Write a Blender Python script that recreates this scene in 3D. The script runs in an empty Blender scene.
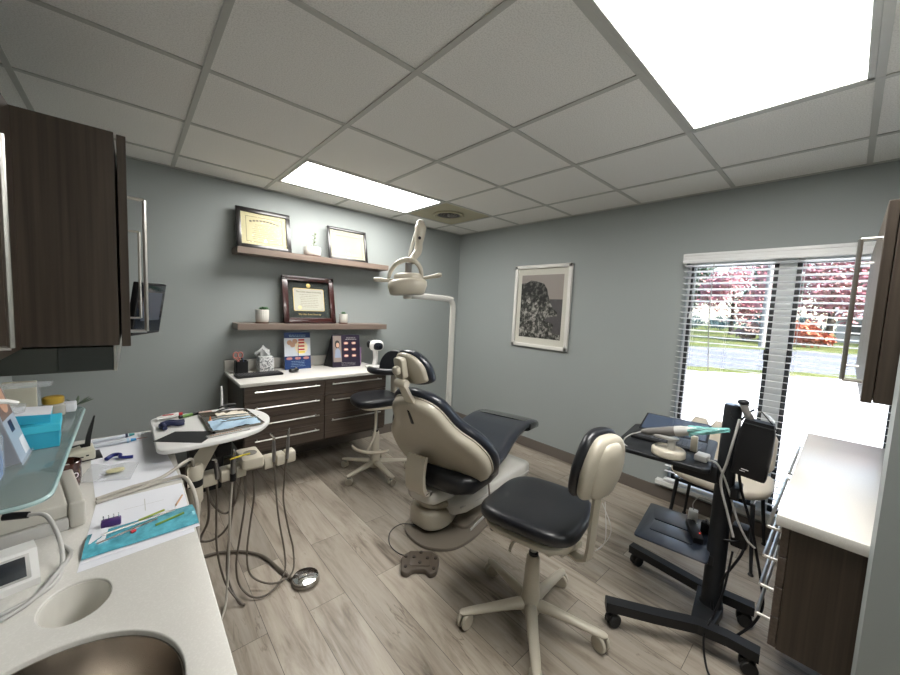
import bpy, bmesh, math, random
from mathutils import Vector, Matrix, Quaternion, noise
PI = math.pi
C = bpy.context.scene.collection
R = math.radians
random.seed(7)

# ------------------------------------------------------------------ materials
def new_mat(name):
    m = bpy.data.materials.new(name); m.use_nodes = True
    nt = m.node_tree; b = nt.nodes['Principled BSDF']
    return m, nt, b
def N(nt, t, **k):
    n = nt.nodes.new(t)
    for a, v in k.items():
        if a.startswith('i_'): n.inputs[a[2:].replace('_', ' ')].default_value = v
        else: setattr(n, a, v)
    return n
def plain(name, col, rough=.5, metal=0, coat=0, bump=0, bscale=200, var=0, spec=None, trans=0, alpha=1, ior=None):
    m, nt, b = new_mat(name)
    b.inputs['Base Color'].default_value = (*col, 1)
    b.inputs['Roughness'].default_value = rough
    b.inputs['Metallic'].default_value = metal
    b.inputs['Coat Weight'].default_value = coat
    b.inputs['Coat Roughness'].default_value = .08
    if spec is not None: b.inputs['Specular IOR Level'].default_value = spec
    if trans: b.inputs['Transmission Weight'].default_value = trans
    if alpha < 1: b.inputs['Alpha'].default_value = alpha
    if ior: b.inputs['IOR'].default_value = ior
    tc = N(nt, 'ShaderNodeTexCoord')
    nz = N(nt, 'ShaderNodeTexNoise'); nz.inputs['Scale'].default_value = bscale; nz.inputs['Detail'].default_value = 3
    nt.links.new(tc.outputs['Object'], nz.inputs['Vector'])
    if var:
        mx = N(nt, 'ShaderNodeMixRGB', blend_type='MIX')
        mx.inputs[1].default_value = (*[c*(1-var) for c in col], 1); mx.inputs[2].default_value = (*[min(1, c*(1+var)) for c in col], 1)
        nt.links.new(nz.outputs['Fac'], mx.inputs[0]); nt.links.new(mx.outputs[0], b.inputs['Base Color'])
    if bump:
        bp = N(nt, 'ShaderNodeBump'); bp.inputs['Strength'].default_value = bump; bp.inputs['Distance'].default_value = .002
        nt.links.new(nz.outputs['Fac'], bp.inputs['Height']); nt.links.new(bp.outputs[0], b.inputs['Normal'])
    return m
def emit(name, col, s):
    m, nt, b = new_mat(name)
    b.inputs['Base Color'].default_value = (*col, 1)
    b.inputs['Emission Color'].default_value = (*col, 1); b.inputs['Emission Strength'].default_value = s
    return m
def ramp(nt, src, stops):
    r = N(nt, 'ShaderNodeValToRGB')
    el = r.color_ramp.elements
    while len(el) < len(stops): el.new(.5)
    for e, (p, c) in zip(el, stops): e.position = p; e.color = (*c, 1)
    nt.links.new(src, r.inputs[0]); return r
def wood(name, c1, c2, axis=2, scale=1.0, rough=.42):
    """fine straight grain running along the given axis"""
    m, nt, b = new_mat(name)
    tc = N(nt, 'ShaderNodeTexCoord'); mp = N(nt, 'ShaderNodeMapping')
    s = [90*scale]*3; s[axis] = 1.6*scale; mp.inputs['Scale'].default_value = s
    nt.links.new(tc.outputs['Object'], mp.inputs[0])
    n1 = N(nt, 'ShaderNodeTexNoise'); n1.inputs['Scale'].default_value = 1; n1.inputs['Detail'].default_value = 4
    nt.links.new(mp.outputs[0], n1.inputs['Vector'])
    r = ramp(nt, n1.outputs['Fac'], [(.3, c1), (.7, c2)])
    nt.links.new(r.outputs[0], b.inputs['Base Color']); b.inputs['Roughness'].default_value = rough
    return m
def floor_mat():
    m, nt, b = new_mat('vinyl_plank')
    L = nt.links.new
    tc = N(nt, 'ShaderNodeTexCoord'); sp = N(nt, 'ShaderNodeSeparateXYZ'); L(tc.outputs['Object'], sp.inputs[0])
    cb = N(nt, 'ShaderNodeCombineXYZ'); L(sp.outputs['Y'], cb.inputs['X']); L(sp.outputs['X'], cb.inputs['Y'])
    br = N(nt, 'ShaderNodeTexBrick'); L(cb.outputs[0], br.inputs['Vector'])
    br.offset = .37; br.offset_frequency = 2; br.squash = 1
    for k, v in dict(Scale=1, **{'Mortar Size': .0012, 'Mortar Smooth': .3, 'Bias': 0, 'Brick Width': 1.22, 'Row Height': .178}).items(): br.inputs[k].default_value = v
    br.inputs['Color1'].default_value = (0, 0, 0, 1); br.inputs['Color2'].default_value = (1, 1, 1, 1); br.inputs['Mortar'].default_value = (.5, .5, .5, 1)
    # per plank random offset for the grain
    ad = N(nt, 'ShaderNodeVectorMath', operation='MULTIPLY_ADD'); L(br.outputs['Color'], ad.inputs[0]); ad.inputs[1].default_value = (7, 13, 5); L(tc.outputs['Object'], ad.inputs[2])
    mp = N(nt, 'ShaderNodeMapping'); mp.inputs['Scale'].default_value = (7, 1.1, 1); L(ad.outputs[0], mp.inputs[0])
    n1 = N(nt, 'ShaderNodeTexNoise'); n1.inputs['Scale'].default_value = 1.5; n1.inputs['Detail'].default_value = 8; n1.inputs['Roughness'].default_value = .62; n1.inputs['Distortion'].default_value = .8; L(mp.outputs[0], n1.inputs['Vector'])
    mp2 = N(nt, 'ShaderNodeMapping'); mp2.inputs['Scale'].default_value = (34, 2.2, 1); L(ad.outputs[0], mp2.inputs[0])
    n2 = N(nt, 'ShaderNodeTexNoise'); n2.inputs['Scale'].default_value = 2; n2.inputs['Detail'].default_value = 4; L(mp2.outputs[0], n2.inputs['Vector'])
    mx0 = N(nt, 'ShaderNodeMath', operation='MULTIPLY_ADD'); L(n2.outputs['Fac'], mx0.inputs[0]); mx0.inputs[1].default_value = .22; L(n1.outputs['Fac'], mx0.inputs[2])
    r = ramp(nt, mx0.outputs[0], [(.38, (.095, .073, .055)), (.50, (.225, .188, .148)), (.62, (.315, .272, .222)), (.82, (.39, .348, .295))])
    # tone of each plank
    hv = N(nt, 'ShaderNodeMapRange'); L(br.outputs['Color'], hv.inputs[0]); hv.inputs['To Min'].default_value = .80; hv.inputs['To Max'].default_value = 1.24
    mx = N(nt, 'ShaderNodeMixRGB', blend_type='MULTIPLY'); mx.inputs[0].default_value = 1; L(r.outputs[0], mx.inputs[1]); L(hv.outputs[0], mx.inputs[2])
    dk = N(nt, 'ShaderNodeMixRGB', blend_type='MIX'); L(br.outputs['Fac'], dk.inputs[0]); L(mx.outputs[0], dk.inputs[1]); dk.inputs[2].default_value = (.06, .05, .04, 1)
    # thin dark cracks and knots running with the grain
    mp3 = N(nt, 'ShaderNodeMapping'); mp3.inputs['Scale'].default_value = (20, 2.0, 1); L(ad.outputs[0], mp3.inputs[0])
    n3 = N(nt, 'ShaderNodeTexNoise'); n3.inputs['Scale'].default_value = 1.0; n3.inputs['Detail'].default_value = 5; n3.inputs['Distortion'].default_value = .5; L(mp3.outputs[0], n3.inputs['Vector'])
    ck = ramp(nt, n3.outputs['Fac'], [(.0, (1, 1, 1)), (.482, (1, 1, 1)), (.497, (.42, .38, .34)), (.512, (1, 1, 1)), (1, (1, 1, 1))])
    n4 = N(nt, 'ShaderNodeTexNoise'); n4.inputs['Scale'].default_value = 2.3; L(ad.outputs[0], n4.inputs['Vector'])
    ms = ramp(nt, n4.outputs['Fac'], [(.46, (0, 0, 0)), (.62, (.8, .8, .8))])
    mk = N(nt, 'ShaderNodeMixRGB', blend_type='MULTIPLY'); L(ms.outputs[0], mk.inputs[0]); L(dk.outputs[0], mk.inputs[1]); L(ck.outputs[0], mk.inputs[2])
    L(mk.outputs[0], b.inputs['Base Color'])
    rr = N(nt, 'ShaderNodeMapRange'); L(n1.outputs['Fac'], rr.inputs[0]); rr.inputs['To Min'].default_value = .34; rr.inputs['To Max'].default_value = .52
    L(rr.outputs[0], b.inputs['Roughness'])
    bp = N(nt, 'ShaderNodeBump'); bp.inputs['Strength'].default_value = .25; bp.inputs['Distance'].default_value = .002
    L(mx0.outputs[0], bp.inputs['Height']); L(bp.outputs[0], b.inputs['Normal'])
    return m
def speckle(name, base, dark, scale=260, amt=.62, rough=.9, bump=.3):
    m, nt, b = new_mat(name); L = nt.links.new
    tc = N(nt, 'ShaderNodeTexCoord')
    n = N(nt, 'ShaderNodeTexNoise'); n.inputs['Scale'].default_value = scale; n.inputs['Detail'].default_value = 3; L(tc.outputs['Object'], n.inputs['Vector'])
    r = ramp(nt, n.outputs['Fac'], [(.36, dark), (amt, base)])
    L(r.outputs[0], b.inputs['Base Color']); b.inputs['Roughness'].default_value = rough
    if bump:
        bp = N(nt, 'ShaderNodeBump'); bp.inputs['Strength'].default_value = bump; bp.inputs['Distance'].default_value = .002
        L(n.outputs['Fac'], bp.inputs['Height']); L(bp.outputs[0], b.inputs['Normal'])
    return m
def glassy(name, col, rough=.02, ior=1.45, mix=.12):
    """thin clear sheet: mostly see-through with a glossy surface"""
    m = bpy.data.materials.new(name); m.use_nodes = True; nt = m.node_tree; nt.nodes.clear(); L = nt.links.new
    o = N(nt, 'ShaderNodeOutputMaterial'); mx = N(nt, 'ShaderNodeMixShader'); t = N(nt, 'ShaderNodeBsdfTransparent'); g = N(nt, 'ShaderNodeBsdfGlossy')
    t.inputs[0].default_value = (*col, 1); g.inputs['Roughness'].default_value = rough; g.inputs[0].default_value = (.9, .95, .95, 1)
    f = N(nt, 'ShaderNodeFresnel'); f.inputs[0].default_value = ior
    a = N(nt, 'ShaderNodeMath', operation='MULTIPLY_ADD'); L(f.outputs[0], a.inputs[0]); a.inputs[1].default_value = .8; a.inputs[2].default_value = mix*.3
    L(a.outputs[0], mx.inputs[0]); L(t.outputs[0], mx.inputs[1]); L(g.outputs[0], mx.inputs[2]); L(mx.outputs[0], o.inputs[0])
    return m
def hazy(name, col, alpha=.5, rough=.15):
    m, nt, b = new_mat(name)
    b.inputs['Base Color'].default_value = (*col, 1); b.inputs['Alpha'].default_value = alpha; b.inputs['Roughness'].default_value = rough
    return m

WALLP = plain('grey_wall_paint', (.305, .330, .322), .62, bump=.05, bscale=320)
CEIL = speckle('ceiling_tile', (.88, .87, .84), (.74, .73, .70), 190, .56)
GRID = plain('ceiling_grid_metal', (.50, .50, .47), .45)
CREAMTILE = plain('aged_vent_panel', (.42, .39, .27), .6)
FLOOR = floor_mat()
BASEB = plain('taupe_baseboard', (.13, .11, .095), .45)
DWOOD = wood('dark_walnut_laminate', (.030, .0205, .0135), (.060, .043, .030), 2)
DWOODH = wood('walnut_laminate_level_lit', (.060, .043, .033), (.110, .082, .064), 0)  # level grain; brighter than the upright walnut so drawers look lit
SHELFW = wood('grey_brown_shelf_wood', (.13, .095, .075), (.21, .16, .13), 0)
COUNTER = speckle('white_solid_surface', (.64, .62, .58), (.68, .66, .62), 300, .50, .22, 0)
NICKEL = plain('brushed_nickel', (.62, .60, .56), .28, 1)
STEEL = plain('brushed_steel', (.33, .30, .265), .27, 1, bump=.1, bscale=60)
DULLSTEEL = plain('dull_steel', (.32, .33, .31), .42, 1)
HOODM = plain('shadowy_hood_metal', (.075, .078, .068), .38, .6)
HOODD = plain('hood_dark_reflection', (.035, .038, .034), .35, .3)  # tone of the dark reflection on the hood's near side
CHROME = plain('chrome', (.8, .8, .8), .08, 1)
BEIGE = plain('beige_plastic', (.52, .475, .385), .32, coat=.25)
BEIGED = plain('beige_painted_metal', (.46, .42, .34), .38)
PEARL = plain('pearl_white_plastic', (.66, .645, .60), .25, coat=.4)
BLACKV = plain('black_vinyl', (.008, .009, .012), .36, coat=.15, bump=.08, bscale=500)
NAVYV = plain('dark_navy_vinyl', (.018, .022, .032), .33, coat=.3, bump=.08, bscale=500)
BLACKP = plain('black_plastic', (.008, .008, .009), .42, spec=.35)
BLACKM = plain('black_powder_coat', (.010, .011, .013), .45, spec=.4)
RUBBER = plain('rubber', (.02, .02, .02), .7)
HOSE = plain('grey_brown_hose', (.12, .10, .08), .45)
HOSEL = plain('pale_grey_hose', (.42, .39, .34), .4)
TAUPE = plain('taupe_cast_metal', (.17, .145, .115), .38, coat=.2)
BROWNP = plain('brown_pedal_plastic', (.085, .066, .05), .45)
WHITEP = plain('white_plastic', (.75, .74, .72), .3)
PAPER = plain('white_paper', (.74, .75, .80), .7)
WHITEF = plain('white_frame', (.72, .70, .66), .45)
BLACKF = plain('black_frame', (.012, .010, .010), .3, coat=.3)
MAHOG = plain('mahogany_frame', (.035, .008, .007), .25, coat=.4)
CREAMP = plain('cream_parchment', (.50, .45, .28), .6)
IVORY = plain('ivory_paper', (.42, .41, .355), .6)
GOLD = plain('gold_foil', (.75, .55, .2), .3, .7)
MATBLK = plain('black_green_mat_board', (.012, .018, .016), .7)
INK = plain('black_ink', (.03, .03, .03), .6)
INKG = plain('grey_ink', (.07, .065, .05), .6)
CERAM = plain('white_ceramic', (.68, .66, .61), .35)
CORK = plain('brown_wood_saucer', (.13, .05, .03), .6)
GREEN = plain('succulent_green', (.05, .13, .05), .5, var=.4, bscale=60)
SOIL = plain('potting_soil', (.03, .02, .015), .9)
BLIND = plain('white_blind_slat', (.80, .80, .79), .38)
WTRIM = plain('white_window_trim', (.70, .70, .68), .4)
DKALU = plain('dark_window_frame', (.035, .035, .035), .4)
GLASS = glassy('window_glass', (.97, .98, .98))
PGLASS = glassy('picture_glass', (.98, .98, .97), .03, 1.06, .0)
CLEAR = hazy('clear_acrylic', (.78, .82, .85), .22, .06)
CLEAR_OLD = None and glassy('clear_acrylic', (.93, .95, .96), .03, 1.45, .3)
FILM = hazy('clear_plastic_film', (.75, .77, .78), .28, .1)
LAMPW = emit('ceiling_diffuser', (1, .985, .95), 8.0)
TEAL = plain('teal_pouch', (.10, .40, .50), .22, coat=.5, var=.55, bscale=55, bump=1.0)  # noise pales the colour in patches, painting the crumple highlights
CYANB = plain('turquoise_cardboard', (.03, .36, .52), .45)
BLUE = plain('royal_blue', (.008, .035, .14), .35)
NAVY = plain('navy_nitrile', (.008, .014, .06), .4)
PALEB = plain('pale_blue_paper', (.40, .56, .70), .7)
PURPLE = plain('deep_purple_print', (.014, .008, .024), .3)
SKIN = plain('skin_tone_print', (.55, .32, .22), .5)
PINKL = plain('pink_lip_print', (.50, .22, .20), .5)
TOOTH = plain('tooth_print', (.85, .72, .5), .5)
RED = plain('red_print', (.5, .02, .03), .5)
YELL = plain('yellow_plastic', (.75, .62, .05), .4)
ORANGE = plain('orange_plastic', (.8, .2, .03), .4)
MUGB = plain('brown_glazed_mug', (.05, .014, .008), .15, coat=.5)
GREYP = plain('mid_grey_plastic', (.16, .15, .14), .4)
LGREY = plain('light_grey_plastic', (.45, .44, .42), .35)
TISSUE = plain('tissue_paper', (.72, .73, .74), .85)
SCREEN = plain('dark_screen', (.01, .013, .02), .06, coat=.6)
CREAMF = plain('cream_upholstery', (.60, .54, .45), .7, bump=.15, bscale=300)
SEALED = plain('shadow_gap_black', (.006, .006, .006), .9)

# ------------------------------------------------------------------ mesh kit
class M:
    def __init__(s): s.b = bmesh.new()
    def _take(s, t, mat=None):
        if mat is not None: bmesh.ops.transform(t, matrix=mat, verts=t.verts)
        me = bpy.data.meshes.new('t'); t.to_mesh(me); t.free(); s.b.from_mesh(me); bpy.data.meshes.remove(me); return s
    def box(s, lo, hi, bev=0, seg=2, mat=None):
        t = bmesh.new(); bmesh.ops.create_cube(t, size=1)
        lo = Vector(lo); hi = Vector(hi); d = hi-lo; c = (hi+lo)/2
        for v in t.verts: v.co = Vector((v.co.x*d.x, v.co.y*d.y, v.co.z*d.z))+c
        if bev: bmesh.ops.bevel(t, geom=t.edges[:], offset=min(bev, .49*min(abs(x) for x in d)), segments=seg, profile=.5, affect='EDGES')
        return s._take(t, mat)
    def tube(s, pts, r, n=10, smooth=4, cap=True, mat=None):
        pts = [Vector(p) for p in pts]
        rs = list(r) if isinstance(r, (list, tuple)) else [r]*len(pts)
        if smooth and len(pts) > 2:
            P, Q = [], []
            for i in range(len(pts)-1):
                p0 = pts[max(i-1, 0)]; p1 = pts[i]; p2 = pts[i+1]; p3 = pts[min(i+2, len(pts)-1)]
                for k in range(smooth):
                    u = k/smooth
                    P.append(.5*((2*p1)+(-p0+p2)*u+(2*p0-5*p1+4*p2-p3)*u*u+(-p0+3*p1-3*p2+p3)*u**3)); Q.append(rs[i]*(1-u)+rs[i+1]*u)
            P.append(pts[-1]); Q.append(rs[-1]); pts, rs = P, Q
        t = bmesh.new(); prev = None; T = None; U = None; rings = []
        for i, p in enumerate(pts):
            d = (pts[min(i+1, len(pts)-1)]-pts[max(i-1, 0)]).normalized()
            if U is None:
                U = d.orthogonal().normalized()
            else:
                U = (U-d*U.dot(d)); U = U.normalized() if U.length > 1e-6 else d.orthogonal().normalized()
            V = d.cross(U)
            rings.append([t.verts.new(p+rs[i]*(math.cos(a)*U+math.sin(a)*V)) for a in [2*PI*k/n for k in range(n)]])
        for a, b in zip(rings, rings[1:]):
            for k in range(n): t.faces.new((a[k], a[(k+1) % n], b[(k+1) % n], b[k]))
        if cap: t.faces.new(rings[0][::-1]); t.faces.new(rings[-1])
        return s._take(t, mat)
    def lathe(s, prof, c=(0, 0, 0), n=24, mat=None, cap=True):
        t = bmesh.new(); rings = []
        for r, z in prof: rings.append([t.verts.new((r*math.cos(2*PI*k/n), r*math.sin(2*PI*k/n), z)) for k in range(n)] if r > 1e-6 else [t.verts.new((0, 0, z))])
        for a, b in zip(rings, rings[1:]):
            for k in range(n):
                q = [a[k % len(a)], a[(k+1) % len(a)], b[(k+1) % len(b)], b[k % len(b)]]
                q = [v for i, v in enumerate(q) if v not in q[:i]]
                if len(q) > 2: t.faces.new(q)
        if cap:
            if len(rings[0]) > 1: t.faces.new(rings[0][::-1])
            if len(rings[-1]) > 1: t.faces.new(rings[-1])
        mt = Matrix.Translation(Vector(c)); mt = mt if mat is None else mat @ mt
        return s._take(t, mt)
    def prism(s, poly, z0, z1, bev=0, mat=None, seg=2):
        t = bmesh.new()
        vs = [t.verts.new((x, y, z0)) for x, y in poly]; f = t.faces.new(vs)
        r = bmesh.ops.extrude_face_region(t, geom=[f]); 
        for v in r['geom']:
            if isinstance(v, bmesh.types.BMVert): v.co.z = z1
        bmesh.ops.recalc_face_normals(t, faces=t.faces[:])
        if bev:
            es = [e for e in t.edges if abs(e.verts[0].co.z-e.verts[1].co.z) < 1e-7]
            bmesh.ops.bevel(t, geom=es, offset=bev, segments=seg, profile=.5, affect='EDGES', clamp_overlap=True)
        return s._take(t, mat)
    def loft(s, rings, cap=True, closed=True, mat=None):
        t = bmesh.new(); R_ = [[t.verts.new(p) for p in r] for r in rings]; n = len(R_[0])
        for a, b in zip(R_, R_[1:]):
            for k in range(n if closed else n-1): t.faces.new((a[k], a[(k+1) % n], b[(k+1) % n], b[k]))
        if cap and closed: t.faces.new(R_[0][::-1]); t.faces.new(R_[-1])
        bmesh.ops.recalc_face_normals(t, faces=t.faces[:])
        return s._take(t, mat)
    def ball(s, c, r, sc=(1, 1, 1), n=16, mat=None):
        t = bmesh.new(); bmesh.ops.create_uvsphere(t, u_segments=n, v_segments=max(6, n*2//3), radius=r)
        for v in t.verts: v.co = Vector((v.co.x*sc[0], v.co.y*sc[1], v.co.z*sc[2]))+Vector(c)
        return s._take(t, mat)
    def cushion(s, c, sz, e=.5, n=28, mat=None, dome=0, fn=None):
        """superellipsoid pad; e small = boxier outline; fn bends each point"""
        t = bmesh.new(); rings = []
        def sg(v, p): return math.copysign(abs(v)**p, v)
        m = n//2
        for i in range(m+1):
            ph = -PI/2+PI*i/m; cz = sg(math.sin(ph), .55); cr = sg(math.cos(ph), .55)
            if i in (0, m): rings.append([t.verts.new((0, 0, cz))])
            else: rings.append([t.verts.new((cr*sg(math.cos(a), e), cr*sg(math.sin(a), e), cz)) for a in [2*PI*k/n for k in range(n)]])
        for a, b in zip(rings, rings[1:]):
            for k in range(n):
                q = [a[k % len(a)], a[(k+1) % len(a)], b[(k+1) % len(b)], b[k % len(b)]]
                q = [v for i, v in enumerate(q) if v not in q[:i]]
                if len(q) > 2: t.faces.new(q)
        for v in t.verts:
            x, y, z = v.co
            if dome and z > 0: z *= 1+dome*(1-min(1, x*x+y*y))
            p = Vector((x*sz[0]/2, y*sz[1]/2, z*sz[2]/2))
            if fn: p = fn(p)
            v.co = p+Vector(c)
        return s._take(t, mat)
    def sheet(s, pts, th=.0006, mat=None):
        """thin sheet of paper or film from a grid of points"""
        t = bmesh.new(); G = [[t.verts.new(p) for p in r] for r in pts]
        for a, b in zip(G, G[1:]):
            for k in range(len(a)-1): t.faces.new((a[k], a[k+1], b[k+1], b[k]))
        bmesh.ops.recalc_face_normals(t, faces=t.faces[:])
        bmesh.ops.solidify(t, geom=t.faces[:], thickness=th)
        return s._take(t, mat)
MW = {}
def obj(name, m, mat, parent=None, smooth=True, local=False, angle=38):
    b = m.b if isinstance(m, M) else m
    me = bpy.data.meshes.new(name)
    org = None
    if parent is None and not local:
        if len(b.verts):
            xs = [v.co for v in b.verts]; lo = [min(v[i] for v in xs) for i in range(3)]; hi = [max(v[i] for v in xs) for i in range(3)]
            org = Matrix.Translation(((lo[0]+hi[0])/2, (lo[1]+hi[1])/2, lo[2]))
            bmesh.ops.transform(b, matrix=org.inverted(), verts=b.verts)
    elif parent is not None and not local:
        bmesh.ops.transform(b, matrix=MW[parent.name].inverted(), verts=b.verts)
    bmesh.ops.recalc_face_normals(b, faces=b.faces[:]) if len(b.faces) < 60000 else None
    b.to_mesh(me); b.free()
    for p in me.polygons: p.use_smooth = smooth
    if smooth: me.set_sharp_from_angle(angle=R(angle))
    me.materials.append(mat)
    o = bpy.data.objects.new(name, me); C.objects.link(o)
    if org is not None: o.matrix_world = org; MW[o.name] = org.copy()
    if parent is not None: o.parent = parent; MW[o.name] = MW[parent.name].copy()
    return o
def thing(name, label, cat, loc=(0, 0, 0), rz=0, group=None):
    o = bpy.data.objects.new(name, None); C.objects.link(o); o.empty_display_size = .05
    o.location = loc; o.rotation_euler = (0, 0, rz); MW[o.name] = Matrix.Translation(Vector(loc)) @ Matrix.Rotation(rz, 4, 'Z')
    o['label'] = label; o['category'] = cat
    if group: o['group'] = group
    return o
def tag(o, label, cat, group=None):
    o['label'] = label; o['category'] = cat
    if group: o['group'] = group
    return o
def struct(name, m, mat, parent=None, smooth=False):
    o = obj(name, m, mat, parent, smooth=smooth)
    if parent is None: o['kind'] = 'structure'
    return o
def plate(outlines, z0, z1, bev=0):
    """flat plate with holes: the first outline is the rim, the rest are holes"""
    cu = bpy.data.curves.new('p', 'CURVE'); cu.dimensions = '2D'; cu.fill_mode = 'BOTH'; cu.extrude = (z1-z0)/2-bev; cu.bevel_depth = bev; cu.bevel_resolution = 2
    cu.offset = -bev
    for ol in outlines:
        sp = cu.splines.new('POLY'); sp.points.add(len(ol)-1); sp.use_cyclic_u = True
        for p, (x, y) in zip(sp.points, ol): p.co = (x, y, 0, 1)
    o = bpy.data.objects.new('p', cu); C.objects.link(o)
    dg = bpy.context.evaluated_depsgraph_get(); me = bpy.data.meshes.new_from_object(o.evaluated_get(dg))
    bpy.data.objects.remove(o); bpy.data.curves.remove(cu)
    m = M(); m.b.from_mesh(me); bpy.data.meshes.remove(me)
    bmesh.ops.translate(m.b, vec=(0, 0, (z0+z1)/2), verts=m.b.verts)
    bmesh.ops.remove_doubles(m.b, verts=m.b.verts, dist=1e-5)
    return m
def textm(body, size, mat, align='CENTER', ext=.0004, font=None):
    """lettering as a mesh; mat carries the XY plane of the text to its place"""
    cu = bpy.data.curves.new('t', 'FONT'); cu.body = body; cu.size = size; cu.extrude = ext; cu.align_x = align; cu.align_y = 'CENTER'; cu.resolution_u = 2
    o = bpy.data.objects.new('t', cu); C.objects.link(o)
    dg = bpy.context.evaluated_depsgraph_get(); me = bpy.data.meshes.new_from_object(o.evaluated_get(dg))
    bpy.data.objects.remove(o); bpy.data.curves.remove(cu)
    m = M(); m.b.from_mesh(me); bpy.data.meshes.remove(me)
    bmesh.ops.transform(m.b, matrix=mat, verts=m.b.verts); return m
def rrect(x0, y0, x1, y1, r, n=6):
    P = []
    for cx, cy, a0 in ((x1-r, y0+r, -90), (x1-r, y1-r, 0), (x0+r, y1-r, 90), (x0+r, y0+r, 180)):
        for k in range(n+1):
            a = R(a0+90*k/n); P.append((cx+r*math.cos(a), cy+r*math.sin(a)))
    return P
def ell(cx, cy, rx, ry, n=40): return [(cx+rx*math.cos(2*PI*k/n), cy+ry*math.sin(2*PI*k/n)) for k in range(n)]
def rounded(poly, r, n=4):
    """round the corners of a polygon"""
    out = []; L = len(poly)
    for i in range(L):
        p = Vector(poly[i]); a = Vector(poly[i-1]); b = Vector(poly[(i+1) % L])
        da = (a-p); db = (b-p); k = min(r, da.length*.45, db.length*.45)
        s = p+da.normalized()*k; e = p+db.normalized()*k
        for j in range(n+1):
            u = j/n; q = s*(1-u)**2+p*2*u*(1-u)+e*u*u; out.append((q.x, q.y))
    return out
def spline2(pts, k=6):
    out = []; n = len(pts)
    for i in range(n):
        p0, p1, p2, p3 = [Vector(pts[(i+j-1) % n]) for j in range(4)]
        for q in range(k):
            u = q/k; v = .5*((2*p1)+(-p0+p2)*u+(2*p0-5*p1+4*p2-p3)*u*u+(-p0+3*p1-3*p2+p3)*u**3); out.append((v.x, v.y))
    return out
def frame_mat(o, xdir, zdir):
    """matrix: local X along xdir, local Y along zdir (up the page), local Z out of it"""
    x = Vector(xdir).normalized(); y = Vector(zdir); y = (y-x*y.dot(x)).normalized(); z = x.cross(y)
    return Matrix(((x.x, y.x, z.x, o[0]), (x.y, y.y, z.y, o[1]), (x.z, y.z, z.z, o[2]), (0, 0, 0, 1)))
def dup(root, loc, rz, label=None, group=None):
    r = root.copy(); C.objects.link(r); r.location = loc; r.rotation_euler = (0, 0, rz)
    if label: r['label'] = label
    if group: r['group'] = group
    for ch in list(root.children):
        c = ch.copy(); C.objects.link(c); c.parent = r
        for g in ch.children:
            d = g.copy(); C.objects.link(d); d.parent = c
    return r

H = 2.36
T = .6096
# ------------------------------------------------------------------ room
XL, YR, YD = -3.68, -5.2, -3.75
struct('floor', M().box((XL-.1, YR-.1, -.08), (.12, .12, 0)), FLOOR)
struct('wall_back', M().box((XL-.1, 0, 0), (.12, .12, H+.06)), WALLP)
struct('wall_left', M().box((XL-.1, YR, 0), (XL, 0, H+.06)), WALLP)
struct('wall_rear', M().box((XL-.1, YR-.1, 0), (.12, YR, H+.06)), WALLP)
WY0, WY1, WZ0, WZ1 = -3.60, -2.528, .165, 1.86
w = M()
w.box((0, WY1, 0), (.12, 0, H+.06)); w.box((0, YR, 0), (.12, WY0, H+.06))
w.box((0, WY0, 0), (.12, WY1, WZ0)); w.box((0, WY0, WZ1), (.12, WY1, H+.06))
struct('wall_right', w, WALLP)
struct('wall_near', M().box((-1.68, YD-.1, 0), (0, YD, H+.06)).box((-1.68, YR, 0), (-1.56, -3.471, H+.06)), WALLP)
struct('baseboard_back', M().box((XL, -.012, 0), (0, 0, .1), .004), BASEB)
struct('baseboard_right', M().box((-.012, YR, 0), (0, -.012, .1), .004), BASEB)
struct('baseboard_near', M().box((-1.692, YR, 0), (-1.68, -3.459, .1), .003), BASEB)

# ceiling: lay-in tiles over an exposed grid
GX = [-.447-k*T for k in range(-1, 7)]          # bars running front to back
GY = [.315+k*T for k in range(-1, 10)]           # bars running side to side (depth from the back wall)
tiles = M()
fix = {(2, 1), (3, 1), (2, 5), (3, 5), (2, 8), (3, 8)}            # light fixtures two tiles wide; key = (column from right, row from back)
def col_x(i): return (GX[i+1], GX[i])
for i in range(len(GX)-1):
    for j in range(len(GY)-1):
        x0, x1 = col_x(i); y1, y0 = -GY[j], -GY[j+1]
        if (i, j) in fix or (i, j) == (1, 1): continue
        x0 = max(x0, XL); x1 = min(x1, 0); y1 = min(y1, 0); y0 = max(y0, YR)
        if x1-x0 < .02 or y1-y0 < .02: continue
        tiles.box((x0+.006, y0+.006, H-.001), (x1-.006, y1-.006, H+.015), .003, 1)
tiles.box((XL, YR, H+.09), (0, 0, H+.10))
struct('ceiling', tiles, CEIL)
g = M()
for i, x in enumerate(GX):
    spans = [(YR, 0)] if i != 3 else [(-GY[8], -GY[6]), (-GY[5], -GY[2]), (-GY[1], 0)]   # no bar runs through the fixtures
    for a, b_ in spans:
        if XL < x < 0: g.box((x-.012, a, H-.006), (x+.012, b_, H-.002)); g.box((x-.001, a, H-.002), (x+.001, b_, H+.03))
for y in GY:
    if 0 < y < -YR: g.box((XL, -y-.012, H-.0055), (0, -y+.012, H-.0015)); g.box((XL, -y-.001, H-.002), (0, -y+.001, H+.03))
g.box((XL, -.02, H-.006), (0, 0, H-.001)); g.box((-.02, YR, H-.006), (0, 0, H-.001))
struct('trim_1', g, GRID)

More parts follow.
